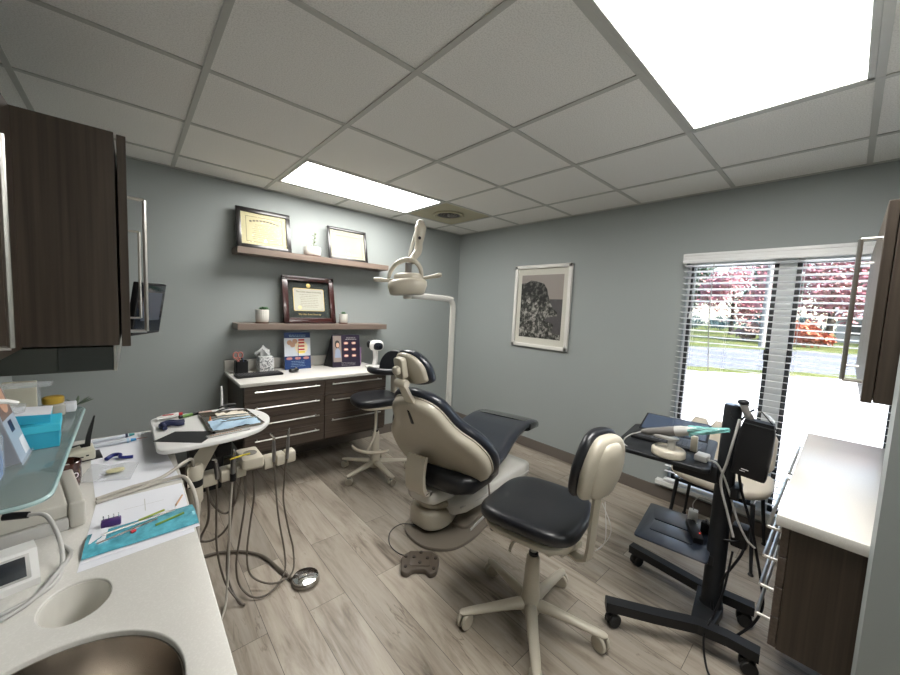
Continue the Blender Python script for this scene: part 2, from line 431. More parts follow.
def troffer(y_near, label):
    """a 2 by 4 foot lay-in fixture"""
    x1 = GX[2]; x0 = GX[4]; y1 = y_near; y0 = y1-T
    t = thing('ceiling_light', label, 'ceiling light', ((x0+x1)/2, (y0+y1)/2, H))
    f = M(); w_ = .022
    f.box((x0+.012, y0+.012, H-.008), (x1-.012, y0+.012+w_, H+.07), .002, 1); f.box((x0+.012, y1-.012-w_, H-.008), (x1-.012, y1-.012, H+.07), .002, 1)
    f.box((x0+.012, y0+.012, H-.008), (x0+.012+w_, y1-.012, H+.07), .002, 1); f.box((x1-.012-w_, y0+.012, H-.008), (x1-.012, y1-.012, H+.07), .002, 1)
    obj('frame', f, GRID, t)
    obj('diffuser', M().box((x0+.03, y0+.03, H-.004), (x1-.03, y1-.03, H+.004)), LAMPW, t)
troffer(-GY[1], 'lit flat ceiling panel light set close above the wall with the two shelves')
troffer(-GY[5], 'large lit flat ceiling panel light near the window and the right wall cabinet')

troffer(-GY[8], 'added unseen ceiling panel light behind the camera, filling the room')  # extra fixture added out of view to brighten the room

# vent tile next to the far light
x0, x1 = GX[2], GX[1]; y1, y0 = -GY[1], -GY[2]
t = thing('ceiling_vent', 'yellowed ceiling panel with a round air diffuser beside the far ceiling light', 'ceiling vent', ((x0+x1)/2, (y0+y1)/2, H))
vc = ((x0+x1)/2, (y0+y1)/2)
pm = plate([[(x0+.006, y0+.006), (x1-.006, y0+.006), (x1-.006, y1-.006), (x0+.006, y1-.006)], ell(*vc, .115, .115)], H-.002, H+.01)
obj('panel', pm, CREAMTILE, t, smooth=False)
obj('collar', M().lathe([(.118, 0), (.15, -.004), (.155, -.012), (.142, -.02), (.118, -.012), (.112, .05), (.118, .05)], (*vc, H), 36, cap=False), CREAMTILE, t)
v = M()
for r_ in (.035, .062, .09): v.lathe([(r_, .03), (r_+.018, -.008), (r_+.021, -.008), (r_+.004, .03)], (*vc, H), 36, cap=False)
obj('louvre', v, GREYP, t)
obj('duct', M().lathe([(.112, .06), (.112, .085), (0, .085)], (*vc, H), 24, cap=False), SEALED, t)
obj('screw', M().lathe([(0, -.022), (.012, -.02), (.014, -.01), (.01, .03)], (*vc, H), 12), NICKEL, t)

# ------------------------------------------------------------------ window
def wframe(name, y0, y1, z0, z1, x0, x1, d, mat, parent=None, bev=.003):
    m = M()
    m.box((x0, y0, z0), (x1, y0+d, z1), bev, 1).box((x0, y1-d, z0), (x1, y1, z1), bev, 1)
    m.box((x0, y0, z0), (x1, y1, z0+d), bev, 1).box((x0, y0, z1-d), (x1, y1, z1), bev, 1)
    return m
wn = struct('window_1', wframe('f', WY0, WY1, WZ0, WZ1, .03, .115, .012, WTRIM), WTRIM)
my = -3.075
struct('mullion', M().box((.02, my-.042, WZ0), (.115, my+.042, WZ1), .004), WTRIM, wn)
for nm, a, b_ in (('sash', my+.042, WY1-.012), ('sash', WY0+.012, my-.042)):
    s_ = struct(nm, wframe('s', a, b_, WZ0+.012, WZ1-.012, .035, .075, .024, DKALU), DKALU, wn)
    struct('pane', M().box((.052, a+.02, WZ0+.03), (.056, b_-.02, WZ1-.03)), GLASS, s_)
for yy in (my+.06, my-.06): struct('latch', M().box((.02, yy-.010, 1.19), (.036, yy+.010, 1.26), .004), DKALU, wn)
struct('window_sill', M().box((-.055, WY0-.06, WZ0-.035), (.03, WY1+.07, WZ0), .005), WTRIM, wn)

# venetian blind covering both sashes, mounted on the wall above
BY0, BY1 = -3.60, -2.515
t = thing('venetian_blind', 'wide white slatted blind with open slats hanging over the window', 'blind', (-.03, (BY0+BY1)/2, 1.84))
h = M(); h.box((-.06, BY0, 1.855), (-.004, BY1, 1.905), .004)
h.box((-.075, BY0-.005, 1.893), (-.06, BY1+.005, 1.915), .004); h.box((-.072, BY0-.005, 1.868), (-.06, BY1+.005, 1.893), .003); h.box((-.078, BY0-.005, 1.845), (-.06, BY1+.005, 1.868), .004)
h.box((-.075, BY1, 1.845), (-.004, BY1+.008, 1.913), .003)
obj('headrail', h, BLIND, t)
s_ = M(); ta = R(9); nsl = 38; pitch = (1.83-.21)/nsl
for k in range(nsl):
    z = 1.83-k*pitch
    ring = []
    for y in (BY0, BY1):
        up = [(-.025+.05*u, .0022*math.sin(PI*u)) for u in (0, .25, .5, .75, 1)]; dn = [(a, b_-.0018) for a, b_ in reversed(up)]
        ring.append([Vector((-.032+a*math.cos(ta)+b_*math.sin(ta), y, z-a*math.sin(ta)+b_*math.cos(ta))) for a, b_ in up+dn])
    s_.loft(ring)
obj('slats', s_, BLIND, t)
obj('bottom_rail', M().box((-.056, BY0, .178), (-.008, BY1, .196), .005), BLIND, t)
for y in (-2.60, -2.80, -3.0, -3.16, -3.36, -3.55):
    obj('ladder_cord', M().tube([(-.058, y, 1.85), (-.058, y, .19)], .0009, 4, 0).tube([(-.006, y, 1.85), (-.006, y, .19)], .0009, 4, 0), BLIND, t)
obj('tilt_wand', M().tube([(-.07, -2.70, 1.84), (-.075, -2.705, 1.45), (-.095, -2.74, 1.0), (-.085, -2.72, .78)], .0028, 6, 4), LGREY, t)
obj('lift_cord', M().tube([(-.066, -2.585, 1.85), (-.066, -2.585, 1.50)], .0012, 5, 0).lathe([(.003, .05), (.008, .03), (.009, 0), (0, 0)], (-.066, -2.585, 1.45), 10), BLIND, t)

# ------------------------------------------------------------------ outside
def gmat(name, c1, c2, sc, rough=.9):
    m, nt, b = new_mat(name); tc = N(nt, 'ShaderNodeTexCoord'); n = N(nt, 'ShaderNodeTexNoise'); n.inputs['Scale'].default_value = sc; n.inputs['Detail'].default_value = 5
    nt.links.new(tc.outputs['Object'], n.inputs['Vector']); r = ramp(nt, n.outputs['Fac'], [(.35, c1), (.65, c2)]); nt.links.new(r.outputs[0], b.inputs['Base Color']); b.inputs['Roughness'].default_value = rough
    b.inputs['Specular IOR Level'].default_value = .1
    return m
LAWN = gmat('lawn_grass', (.050, .066, .014), (.105, .112, .034), 1.2)
CONC = gmat('pale_concrete', (.62, .60, .58), (.72, .71, .69), .4)
ASPH = gmat('sunlit_asphalt', (.10, .105, .12), (.135, .14, .155), .5)
BARK = gmat('bark', (.04, .032, .026), (.08, .065, .052), 6)
GZ = -.15
def strip(name, a, b_, z, mat):
    """ground band between offsets a and b measured along the diagonal away from the building"""
    n = Vector((.7071, .7071)); u = Vector((.7071, -.7071)); P = [n*a-u*90, n*a+u*90, n*b_+u*90, n*b_-u*90]
    m = M().prism([(p.x, p.y) for p in P], z-.2, z); return struct(name, m, mat)
struct('ground_parking', M().box((.12, -60, GZ-.25), (60, 40, GZ-.02)), CONC)
strip('ground_verge', 6.9, 7.8, GZ, LAWN)
strip('road', 7.8, 17.2, GZ-.005, ASPH)
strip('ground_lawn', 17.2, 120, GZ, LAWN)
def leafm(name, cols):
    m, nt, b = new_mat(name); tc = N(nt, 'ShaderNodeTexCoord'); n = N(nt, 'ShaderNodeTexNoise'); n.inputs['Scale'].default_value = 1.3; n.inputs['Detail'].default_value = 3
    nt.links.new(tc.outputs['Object'], n.inputs['Vector']); r = ramp(nt, n.outputs['Fac'], [(.3+.4*i/(len(cols)-1), c) for i, c in enumerate(cols)]); nt.links.new(r.outputs[0], b.inputs['Base Color']); b.inputs['Roughness'].default_value = .8
    return m
REDL = leafm('red_leaves', [(.22, .06, .08), (.33, .14, .16), (.32, .22, .16)])
GRNL = leafm('green_leaves', [(.045, .075, .065), (.075, .115, .075), (.11, .13, .07)])
YELL_L = leafm('yellow_green_leaves', [(.08, .10, .04), (.16, .15, .055), (.19, .12, .07)])
PINE = leafm('dark_evergreen_leaves', [(.018, .045, .05), (.035, .075, .075)])
ORNG = leafm('orange_leaves', [(.32, .06, .03), (.38, .12, .05)])
def tree(name, label, cat, x, y, hgt, rad, mat, trunk=.22, n=3200, squash=.8, base=None, ls=.5):
    t = thing(name, label, cat, (x, y, GZ)); rng = random.Random(int(x*31+y*17+hgt*7))
    if trunk:
        tm = M().tube([(x, y, GZ), (x+.05, y, GZ+hgt*.3), (x-.1, y+.1, GZ+hgt*.62)], [trunk, trunk*.75, trunk*.35], 10)
        for k in range(5):
            a = k*1.3; tm.tube([(x, y, GZ+hgt*(.28+.06*k)), (x+rad*.35*math.cos(a), y+rad*.35*math.sin(a), GZ+hgt*.55), (x+rad*.6*math.cos(a), y+rad*.6*math.sin(a), GZ+hgt*.68)], [trunk*.4, trunk*.25, trunk*.1], 6)
        obj('trunk', tm, BARK, t)
    m = M(); b = m.b; zc = GZ+(base if base is not None else hgt-rad*squash)
    cl = [(Vector((rng.gauss(0, 1), rng.gauss(0, 1), rng.gauss(0, 1))).normalized()*rng.uniform(.35, .85)) for _ in range(14)]
    for _ in range(n):
        c = rng.choice(cl); p = c+Vector((rng.gauss(0, .17), rng.gauss(0, .17), rng.gauss(0, .17)))
        p = Vector((x+p.x*rad, y+p.y*rad, zc+p.z*rad*squash)); 
        if p.z < GZ+.02: p.z = GZ+.02+rng.random()*.3
        u = Vector((rng.gauss(0, 1), rng.gauss(0, 1), rng.gauss(0, 1))).normalized()*ls*rng.uniform(.5, 1); v = u.orthogonal().normalized()*ls*.5
        b.faces.new([b.verts.new(q) for q in (p-u*.5, p+v*.5, p+u*.5, p-v*.5)])
    o = obj('foliage', m, mat, t, smooth=False); return t
tree('maple_tree', 'red leaved maple tree on the lawn seen through the left window sash', 'tree', 42, 13.4, 8.5, 4.4, REDL, base=4.9)
tree('maple_tree', 'red leaved maple tree seen through the window just left of the tall pole', 'tree', 48, 5.6, 8, 4.0, REDL, base=4.6)
tree('maple_tree', 'large pinkish red maple tree filling the right window sash', 'tree', 36, -2.4, 10.5, 5.0, REDL, base=5.6, n=4200)
tree('evergreen_tree', 'tall blue green evergreen behind the red maples, left sash of the window', 'tree', 88, 20.5, 19, 5.4, GRNL, squash=1.4, base=9, n=5000, ls=1.0)
tree('evergreen_tree', 'green leafy tree behind the tall pole at the window mullion', 'tree', 88, 7, 19, 5.4, GRNL, squash=1.4, base=8.5, n=5000, ls=1.0)
tree('yellow_tree', 'yellow green tree on the far right of the view through the window', 'tree', 44, -8.2, 6.2, 2.7, YELL_L, base=3.4, n=2200)
tree('evergreen_tree', 'tall green tree behind the large pinkish maple in the right sash', 'tree', 88, -6.5, 19, 5.4, GRNL, squash=1.4, base=8.5, n=5000, ls=1.0)
tree('orange_shrub', 'low orange red shrub on the lawn in the right window sash', 'shrub', 32, -1.4, 1.9, 1.5, ORNG, 0, 500, .6, base=.9)
tree('brown_shrub', 'brownish shrub beside the orange shrub on the lawn', 'shrub', 33, 1.6, 1.8, 1.2, leafm('brown_leaves', [(.11, .07, .06), (.18, .115, .095)]), 0, 450, .6, base=.8)
for i, (x, y) in enumerate([(66, 19), (66, 14.5), (66, 10), (66, 5.5), (66, 1), (66, -3.5)]):
    tree('dark_hedge_shrub', 'dark evergreen shrub in the hedge row behind the lawn', 'shrub', x, y, 3.0, 2.2, PINE, 0, 700, .65, base=1.3, ls=.45)['group'] = 'hedge row behind the lawn'
tag(obj('utility_pole', M().tube([(27.4, .3, GZ), (27.5, .3, 5), (27.6, .3, 11)], [.17, .15, .12], 12), gmat('weathered_pole', (.20, .19, .19), (.26, .25, .24), 3)), 'tall weathered pole on the lawn beyond the road outside the window', 'pole')
# houses across the lawn
HW = plain('pale_house_siding', (.25, .25, .25), .8); HR = plain('grey_house_roof', (.16, .16, .18), .9)
t = thing('house', 'low pale house beyond the lawn seen through the right window sash', 'house', (52, -4.9, GZ))
obj('wall', M().box((48, -7.5, GZ), (56, -2.6, 2.4)), HW, t, smooth=False)
obj('roof', M().loft([[(47.5, -7.8, 2.4), (56.5, -7.8, 2.4), (52, -7.8, 4.2)], [(47.5, -2.3, 2.4), (56.5, -2.3, 2.4), (52, -2.3, 4.2)]]), HR, t, smooth=False)
for y in (-6.3, -4.0):
    obj('window', M().box((47.95, y-.5, .6), (48, y+.5, 1.7)), DKALU, t, smooth=False)
# parked car across the road, far left of the window
t = thing('car', 'dark parked car beyond the lawn at the left edge of the window', 'car', (47, 16.5, GZ), R(100))
CARP = plain('dark_blue_car_paint', (.03, .06, .12), .25, coat=.5)
prof = [(-2.2, .35), (-2.25, .8), (-1.5, .95), (-.9, 1.42), (.6, 1.45), (1.3, .98), (2.15, .82), (2.25, .4)]
cm = M().loft([[(x, s*.85*(1 if z < 1 else .82), z) for x, z in prof] for s in (-1, 1)])
obj('body', cm, CARP, t, local=True)
for sx in (-1.35, 1.35):
    for sy in (-.8, .8):
        obj('wheel', M().lathe([(.0, -.1), (.32, -.1), (.32, .1), (0, .1)], (0, 0, 0), 16, mat=Matrix.Translation((sx, sy, .33)) @ Matrix.Rotation(PI/2, 4, 'X')), RUBBER, t, local=True)
obj('side_window', M().box((-.8, -.76, 1.0), (1.0, .76, 1.34), .03), SCREEN, t, local=True)

# ------------------------------------------------------------------ light
wd = bpy.data.worlds.new('w'); bpy.context.scene.world = wd; wd.use_nodes = True; nt = wd.node_tree
sky = nt.nodes.new('ShaderNodeTexSky'); sky.sky_type = 'NISHITA'; sky.sun_disc = False; sky.sun_elevation = R(38); sky.sun_rotation = R(190); sky.air_density = 1.0; sky.dust_density = 1.5
bg = nt.nodes['Background']; bg.inputs[1].default_value = 0.34
nt.links.new(sky.outputs[0], bg.inputs[0])
sl = bpy.data.lights.new('sun', 'SUN'); sl.energy = 9.0; sl.angle = R(.6); sl.color = (1, .96, .9)
so = bpy.data.objects.new('sun', sl); C.objects.link(so)
sd = Vector((-.06, -.82, .62))                  # towards the sun: nearly along the window wall, so none of it lands in the room
so.rotation_euler = sd.to_track_quat('Z', 'Y').to_euler()
# ------------------------------------------------------------------ cabinets
def bar_handle(a, b_, out, r=.005, parent=None, square=True, name='handle', foot=.0):
    """bar from a to b standing off the front by the vector out"""
    a = Vector(a); b_ = Vector(b_); out = Vector(out); d = (b_-a).normalized()
    m = M()
    m.tube([a+out-d*foot, b_+out+d*foot], r, 8, 0)
    for p in (a, b_): m.tube([p, p+out], r*.9, 8, 0)
    return obj(name, m, NICKEL, parent)

# upper cabinets along the left wall
def upper(name, label, x_front, y0, y1, z0, z1, doors, hy, xb=XL, group=None, hz=(1.31, 1.75)):
    t = thing(name, label, 'cabinet', ((xb+x_front)/2, (y0+y1)/2, z0), group=group)
    obj('body', M().box((xb, y0, z0), (x_front-.028, y1, z1), .0015, 1), DWOOD, t, smooth=False)
    L = (y1-y0)/doors
    for k in range(doors):
        a = y0+k*L+.0015; b_ = y0+(k+1)*L-.0015
        d = obj('door', M().box((x_front-.022, a, z0-.004), (x_front, b_, z1-.004), .0015, 1), DWOOD, t, smooth=False)
        bar_handle((x_front, hy[k], hz[0]), (x_front, hy[k], hz[1]), (.042, 0, 0), .0058, d)
    return t
upper('wall_cabinet', 'deep dark wood wall cabinet over the left counter, side panel facing the room', -3.135, -1.80, -.86, 1.268, 1.932, 2, (-1.755, -.90))
upper('wall_cabinet', 'shallower dark wood wall cabinet at the left photo edge with a long bar handle', -3.368, -2.72, -1.803, 1.268, 1.932, 2, (-2.64, -2.185))
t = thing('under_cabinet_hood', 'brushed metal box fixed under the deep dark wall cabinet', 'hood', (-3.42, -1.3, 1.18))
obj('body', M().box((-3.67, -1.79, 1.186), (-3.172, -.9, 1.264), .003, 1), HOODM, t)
obj('painted_reflection', M().box((-3.30, -1.794, 1.190), (-3.178, -1.79, 1.262), .001, 1), HOODD, t)  # thin dark sheet that paints a reflection on the metal
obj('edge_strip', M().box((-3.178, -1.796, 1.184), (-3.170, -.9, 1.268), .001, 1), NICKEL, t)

# left counter with a round waste opening and a sink cutout
CZ = .81
SC, SRR = (-3.25, -2.665), .172
sink_in = ell(*SC, SRR, SRR, 56); hole = ell(-3.230, -2.375, .053, .066, 40)
ct = obj('countertop', plate([[(XL, -3.44), (-3.013, -3.44), (-3.013, -1.262), (XL, -1.262)], sink_in, hole], CZ-.038, CZ, .003), COUNTER)
tag(ct, 'long white speckled countertop with sink and round opening along the left wall', 'countertop')
t = thing('base_cabinet', 'dark base cabinet under the long white left counter', 'cabinet', (-3.35, -2.35, 0))
cb = M()
cb.box((-3.66, -3.42, .1), (-3.06, -3.40, CZ-.04)); cb.box((-3.66, -1.30, .1), (-3.06, -1.28, CZ-.04)); cb.box((-3.66, -3.42, .1), (-3.06, -1.28, .12))
cb.box((-3.67, -3.42, .1), (-3.65, -1.28, CZ-.04)); cb.box((-3.60, -3.38, 0), (-3.12, -1.34, .1))
obj('body', cb, DWOOD, t, smooth=False)
for k in range(4):
    y0 = -3.42+k*.535
    d = obj('door', M().box((-3.06, y0+.002, .105), (-3.038, y0+.533, CZ-.045), .0015, 1), DWOOD, t, smooth=False)
    bar_handle((-3.038, y0+.06, .42), (-3.038, y0+.06, .70), (.032, 0, 0), .005, d)
t = thing('sink', 'round brushed steel sink bowl set in the left counter', 'sink', (*SC, CZ-.16))
obj('bowl', M().lathe([(SRR-.003, -.010), (SRR-.006, -.04), (SRR-.016, -.10), (SRR-.05, -.148), (.05, -.158), (.035, -.162), (.035, -.166), (.06, -.164), (SRR-.04, -.154), (SRR-.012, -.10), (SRR-.002, -.04), (SRR-.0005, -.010), (SRR-.003, -.010)], (*SC, CZ), 56, cap=False), STEEL, t)
obj('drain', M().lathe([(.034, -.160), (.03, -.158), (.026, -.161), (0, -.162)], (*SC, CZ), 24, cap=False), CHROME, t)
t = obj('waste_chute', M().lathe([(.98, -.006), (.965, -.03), (.93, -.10), (.80, -.118), (0, -.122), (0, -.127), (.83, -.123), (.96, -.10), (.99, -.03), (.995, -.006), (.98, -.006)], (0, 0, 0), 40, cap=False, mat=Matrix.Translation((-3.230, -2.375, CZ)) @ Matrix.Diagonal((.0535, .0665, 1, 1))), CERAM)
tag(t, 'pale oval waste chute sunk in the left counter beside the sink', 'waste chute')
t = thing('faucet', 'chrome faucet behind the round steel sink', 'faucet', (-3.50, -2.62, CZ))
obj('spout', M().lathe([(.028, 0), (.028, .012), (.016, .02), (.014, .12)], (-3.50, -2.62, CZ), 20).tube([(-3.50, -2.62, CZ+.11), (-3.50, -2.62, CZ+.18), (-3.46, -2.625, CZ+.215), (-3.41, -2.635, CZ+.20), (-3.395, -2.64, CZ+.15)], .011, 12), CHROME, t)
obj('lever', M().tube([(-3.50, -2.59, CZ+.09), (-3.50, -2.55, CZ+.115), (-3.495, -2.52, CZ+.12)], [.008, .006, .005], 8), CHROME, t)

# floating drawer cabinet on the back wall
BX0, BX1, BY, BZ = -2.545, -1.372, -.555, .81
t = thing('drawer_cabinet', 'dark wood floating cabinet with seven drawers under the two shelves', 'cabinet', ((BX0+BX1)/2, -.3, .30))
obj('body', M().box((BX0, BY+.022, .285), (BX1, -.001, .808), .0015, 1), DWOOD, t, smooth=False)
mid = -1.955
def drawer(x0, x1, z0, z1, hx0, hx1, hz, yf=BY, par=None, mat=DWOODH):
    d = obj('drawer', M().box((x0, yf, z0), (x1, yf+.021, z1), .0015, 1), mat, par, smooth=False)
    bar_handle((hx0, yf, hz), (hx1, yf, hz), (0, -.032, 0), .0058, d, foot=.02)
zz = [.805, .684, .562, .440, .305]
for k in range(4): drawer(BX0+.004, mid-.002, zz[k+1]+.003, zz[k]-.001, BX0+.085, mid-.075, zz[k]-.038, par=t)
zz = [.805, .67, .50, .305]
for k in range(3): drawer(mid+.002, BX1-.004, zz[k+1]+.003, zz[k]-.001, mid+.07, BX1-.09, zz[k]-.038, par=t)
t = thing('countertop', 'white countertop with low backsplash on the floating drawer cabinet', 'countertop', (-1.98, -.31, .809))
obj('top', M().box((-2.572, -.575, .809), (-1.345, -.001, .835), .004), COUNTER, t)
obj('backsplash', M().box((-2.572, -.021, .835), (-1.345, -.001, .925), .003), COUNTER, t)
RZ = .835
for nm, z, lb in (('floating_shelf', 1.785, 'upper grey brown floating shelf holding two framed certificates'), ('floating_shelf', 1.187, 'lower grey brown floating shelf holding the mahogany framed diploma')):
    tag(obj(nm, M().box((-2.512, -.20, z), (-1.165, -.001, z+.05), .002, 1), SHELFW, smooth=False), lb, 'shelf')
S1, S2 = 1.835, 1.237

# right side counter and upper cabinet
CX0, CX1, CY = -1.55, -.20, -3.285
t = thing('drawer_cabinet', 'dark wood wall mounted drawer cabinet below the right hand countertop', 'cabinet', (-.88, -3.5, .34))
obj('body', M().box((CX0+.012, YD+.001, .345), (CX1-.01, CY-.022, .774), .0015, 1), DWOOD, t, smooth=False)
for col in range(2):
    x0 = CX0+.012+col*.66
    for k in range(4):
        z1 = .772-k*.107
        d = obj('drawer', M().box((x0+.002, CY-.021, z1-.104), (x0+.656, CY, z1), .0015, 1), DWOODH, t, smooth=False)
        bar_handle((x0+.03, CY, z1-.032), (x0+.60, CY, z1-.032), (0, .036, 0), .0058, d)
tag(obj('countertop', M().box((CX0-.008, YD+.001, .775), (CX1, CY+.015, .812), .004), COUNTER), 'white countertop on the right reflecting blue window light', 'countertop')
t = thing('wall_cabinet', 'dark wood wall cabinet at the right photo edge with long bar handles', 'cabinet', (-.95, -3.6, 1.225))
obj('body', M().box((CX0, YD+.001, 1.225), (-.35, -3.437, 1.80), .0015, 1), DWOOD, t, smooth=False)
for k in range(2):
    x0 = CX0+k*.6
    d = obj('door', M().box((x0+.001, -3.435, 1.222), (x0+.598, -3.413, 1.797), .0015, 1), DWOOD, t, smooth=False)
    bar_handle((x0+.07+k*.03, -3.413, 1.275), (x0+.07+k*.03, -3.413, 1.705), (0, .042, 0), .0058, d)

# ------------------------------------------------------------------ framed things
def frame(name, label, cat, o, xd, up, w, h, fw, fmat, d=.022, group=None):
    """frame whose lower left corner is at o, page axes xd and up"""
    t = thing(name, label, cat, o, group=group); mt = frame_mat(o, xd, up)
    f = M(); pr = []
    for (a, b_, c, e) in ((0, 0, w, fw), (0, h-fw, w, h), (0, 0, fw, h), (w-fw, 0, w, h)): f.box((a, b_, 0), (c, e, d), .003, 2)
    bmesh.ops.transform(f.b, matrix=mt, verts=f.b.verts)
    obj('frame', f, fmat, t); return t, mt
def quadm(mt, x0, y0, x1, y1, z=.008, th=.001): return M().box((x0, y0, z-th), (x1, y1, z), 0, mat=mt)
def lines(mt, x0, x1, y, n, gap, z, rng, hgt=.003, centre=True, fill=.8):
    """rows of tiny illegible handwriting-like marks"""
    m = M()
    for k in range(n):
        w_ = (x1-x0)*rng.uniform(fill*.75, fill); a = (x0+x1)/2-w_/2 if centre else x0; e = a+w_
        while a < e:
            l = rng.uniform(.008, .028); m.box((a, y-k*gap-hgt/2, z), (min(a+l, e), y-k*gap+hgt/2, z+.0004), mat=mt); a += l+.004
    return m
rng = random.Random(3)
lean = (0, .24, 1)
# certificate 1
t, mt = frame('framed_certificate', 'black framed cream certificate at the left end of the upper shelf', 'certificate', (-2.50, -.115, S1), (1, 0, 0), (0, .22, 1), .41, .335, .034, BLACKF)
obj('parchment', quadm(mt, .03, .03, .38, .305), CREAMP, t)
bm_ = M()
for a in ((.07, .06, .345, .063), (.07, .268, .345, .271), (.07, .06, .073, .271), (.342, .06, .345, .271)): bm_.box((a[0], a[1], .0082), (a[2], a[3], .0088), mat=mt)
obj('border', bm_, INKG, t)
tt = M()
for i in range(9):   # arched title made of small strokes
    a = -.34+.68*i/8; cx = .2075+.12*math.sin(a)/math.sin(.34)*.85; cy = .244-.014*(abs(a)/.34)**2
    tt.box((cx-.009, cy-.007, .0083), (cx+.008, cy+.006, .0088), mat=mt)
obj('title_lettering', tt, INKG, t)
obj('lettering', lines(mt, .09, .33, .205, 8, .017, .0083, rng), INKG, t)
obj('seal', M().lathe([(0, .0004), (.014, .0004), (.014, 0)], (.21, .078, .0083), 20, mat=mt), GOLD, t)
obj('glazing', quadm(mt, .03, .03, .38, .305, .0125, .0015), PGLASS, t)
# certificate 2
t, mt = frame('framed_certificate', 'smaller black framed cream certificate at the right of the upper shelf', 'certificate', (-1.757, -.115, S1), (1, 0, 0), (0, .22, 1), .395, .315, .024, BLACKF)
obj('parchment', quadm(mt, .02, .02, .375, .295), plain('pale_ivory_paper', (.29, .28, .225), .6), t)
bm_ = M()
for a in ((.05, .045, .345, .048), (.05, .267, .345, .27), (.05, .045, .053, .27), (.342, .045, .345, .27)): bm_.box((a[0], a[1], .0082), (a[2], a[3], .0088), mat=mt)
obj('border', bm_, INKG, t)
tt = M()
for i in range(8): cx = .095+.028*i; tt.box((cx-.011, .234, .0083), (cx+.010, .245, .0088), mat=mt)
obj('title_lettering', tt, INKG, t)
obj('lettering', lines(mt, .07, .325, .212, 8, .018, .0083, rng), INKG, t)
obj('seal', M().lathe([(0, .0004), (.018, .0004), (.018, 0)], (.20, .068, .0083), 20, mat=mt), GOLD, t)
obj('glazing', quadm(mt, .02, .02, .375, .295, .0125, .0015), PGLASS, t)
# diploma
t, mt = frame('framed_diploma', 'mahogany framed diploma with dark mat and gold seal on the lower shelf', 'diploma', (-2.152, -.125, S2), (1, 0, 0), (0, .22, 1), .463, .425, .046, MAHOG, .03)
obj('mat_board', quadm(mt, .04, .04, .423, .385), MATBLK, t)
obj('gold_fillet', M().prism(rrect(.094, .113, .369, .319, .012), .0078, .0084, mat=mt), GOLD, t)
obj('parchment', M().prism(rrect(.098, .117, .365, .315, .011), .0085, .0092, mat=mt), IVORY, t)
obj('title_lettering', textm('The Ohio State University', .0215, mt @ Matrix.Translation((.2315, .287, .0093))), INK, t)
obj('lettering', lines(mt, .12, .345, .262, 8, .016, .0093, rng, .0022), INKG, t)
obj('seal', M().lathe([(0, .001), (.018, .001), (.018, 0)], (.145, .143, .0092), 20, mat=mt), plain('pale_gold_seal', (.6, .52, .3), .5), t)
obj('medallion', M().lathe([(0, .004), (.014, .004), (.019, .001), (.019, 0)], (.2315, .347, .008), 24, mat=mt), GOLD, t)
obj('gold_lettering', textm('The Ohio State University', .019, mt @ Matrix.Translation((.2315, .082, .0083))), GOLD, t)
obj('glazing', quadm(mt, .04, .04, .423, .385, .0135, .0015), PGLASS, t)

# black and white seascape in a white frame on the right wall; page X runs toward the camera (-y)
WX = -.004
t, mt = frame('framed_photograph', 'white framed black and white seascape with a rocky cliff on the right wall', 'picture', (WX, -.925, 1.07), (0, -1, 0), (0, 0, 1), .665, .845, .035, WHITEF, .028)
obj('mat_board', quadm(mt, .03, .03, .635, .815, .010), plain('cream_mat', (.62, .60, .55), .6), t)
p0, p1, q0, q1 = .085, .58, .10, .745
g1 = plain('print_sky_grey', (.30, .26, .25), .5); g2 = plain('print_sea_grey', (.075, .07, .075), .5, var=.3, bscale=30)
obj('sky_print', quadm(mt, p0, q0, p1, q1, .0112), g1, t)
sea = M().prism([(p0, q0), (p1, q0), (p1, .50), (p0, .50)], .0112, .0116, mat=mt); obj('sea_print', sea, g2, t)
m_, nt_, b_ = new_mat('print_cliff'); tc = N(nt_, 'ShaderNodeTexCoord'); n1 = N(nt_, 'ShaderNodeTexNoise'); n1.inputs['Scale'].default_value = 24; n1.inputs['Detail'].default_value = 8; n1.inputs['Roughness'].default_value = .75
nt_.links.new(tc.outputs['Object'], n1.inputs['Vector']); r_ = ramp(nt_, n1.outputs['Fac'], [(.42, (.006, .006, .006)), (.50, (.06, .06, .055)), (.60, (.40, .38, .36))]); nt_.links.new(r_.outputs[0], b_.inputs['Base Color'])
cl = [(p0, q0), (p1, q0), (p1-.01, q0+.05), (.47, .17), (.50, .24), (.46, .27), (.38, .28), (.42, .32), (.53, .335), (.53, .37), (.47, .42), (.43, .50), (.40, .60), (.36, .655), (.27, .68), (.20, .69), (.15, .665), (p0, .66)]
CLF = m_; obj('cliff_print', M().prism(cl, .0116, .0120, mat=mt), CLF, t)
m2, nt2, b2 = new_mat('print_trees'); tc = N(nt2, 'ShaderNodeTexCoord'); n2 = N(nt2, 'ShaderNodeTexNoise'); n2.inputs['Scale'].default_value = 34; n2.inputs['Detail'].default_value = 6
nt2.links.new(tc.outputs['Object'], n2.inputs['Vector']); r2 = ramp(nt2, n2.outputs['Fac'], [(.48, (.004, .004, .004)), (.62, (.10, .095, .09))]); nt2.links.new(r2.outputs[0], b2.inputs['Base Color'])
tr = [(p0, .50), (.14, .47), (.20, .52), (.25, .45), (.31, .50), (.36, .42), (.42, .50), (.40, .60), (.36, .655), (.27, .68), (.20, .69), (.15, .665), (p0, .66)]
obj('tree_print', M().prism(tr, .0120, .0123, mat=mt), m2, t)
obj('glazing', quadm(mt, .03, .03, .635, .815, .018, .0015), PGLASS, t)

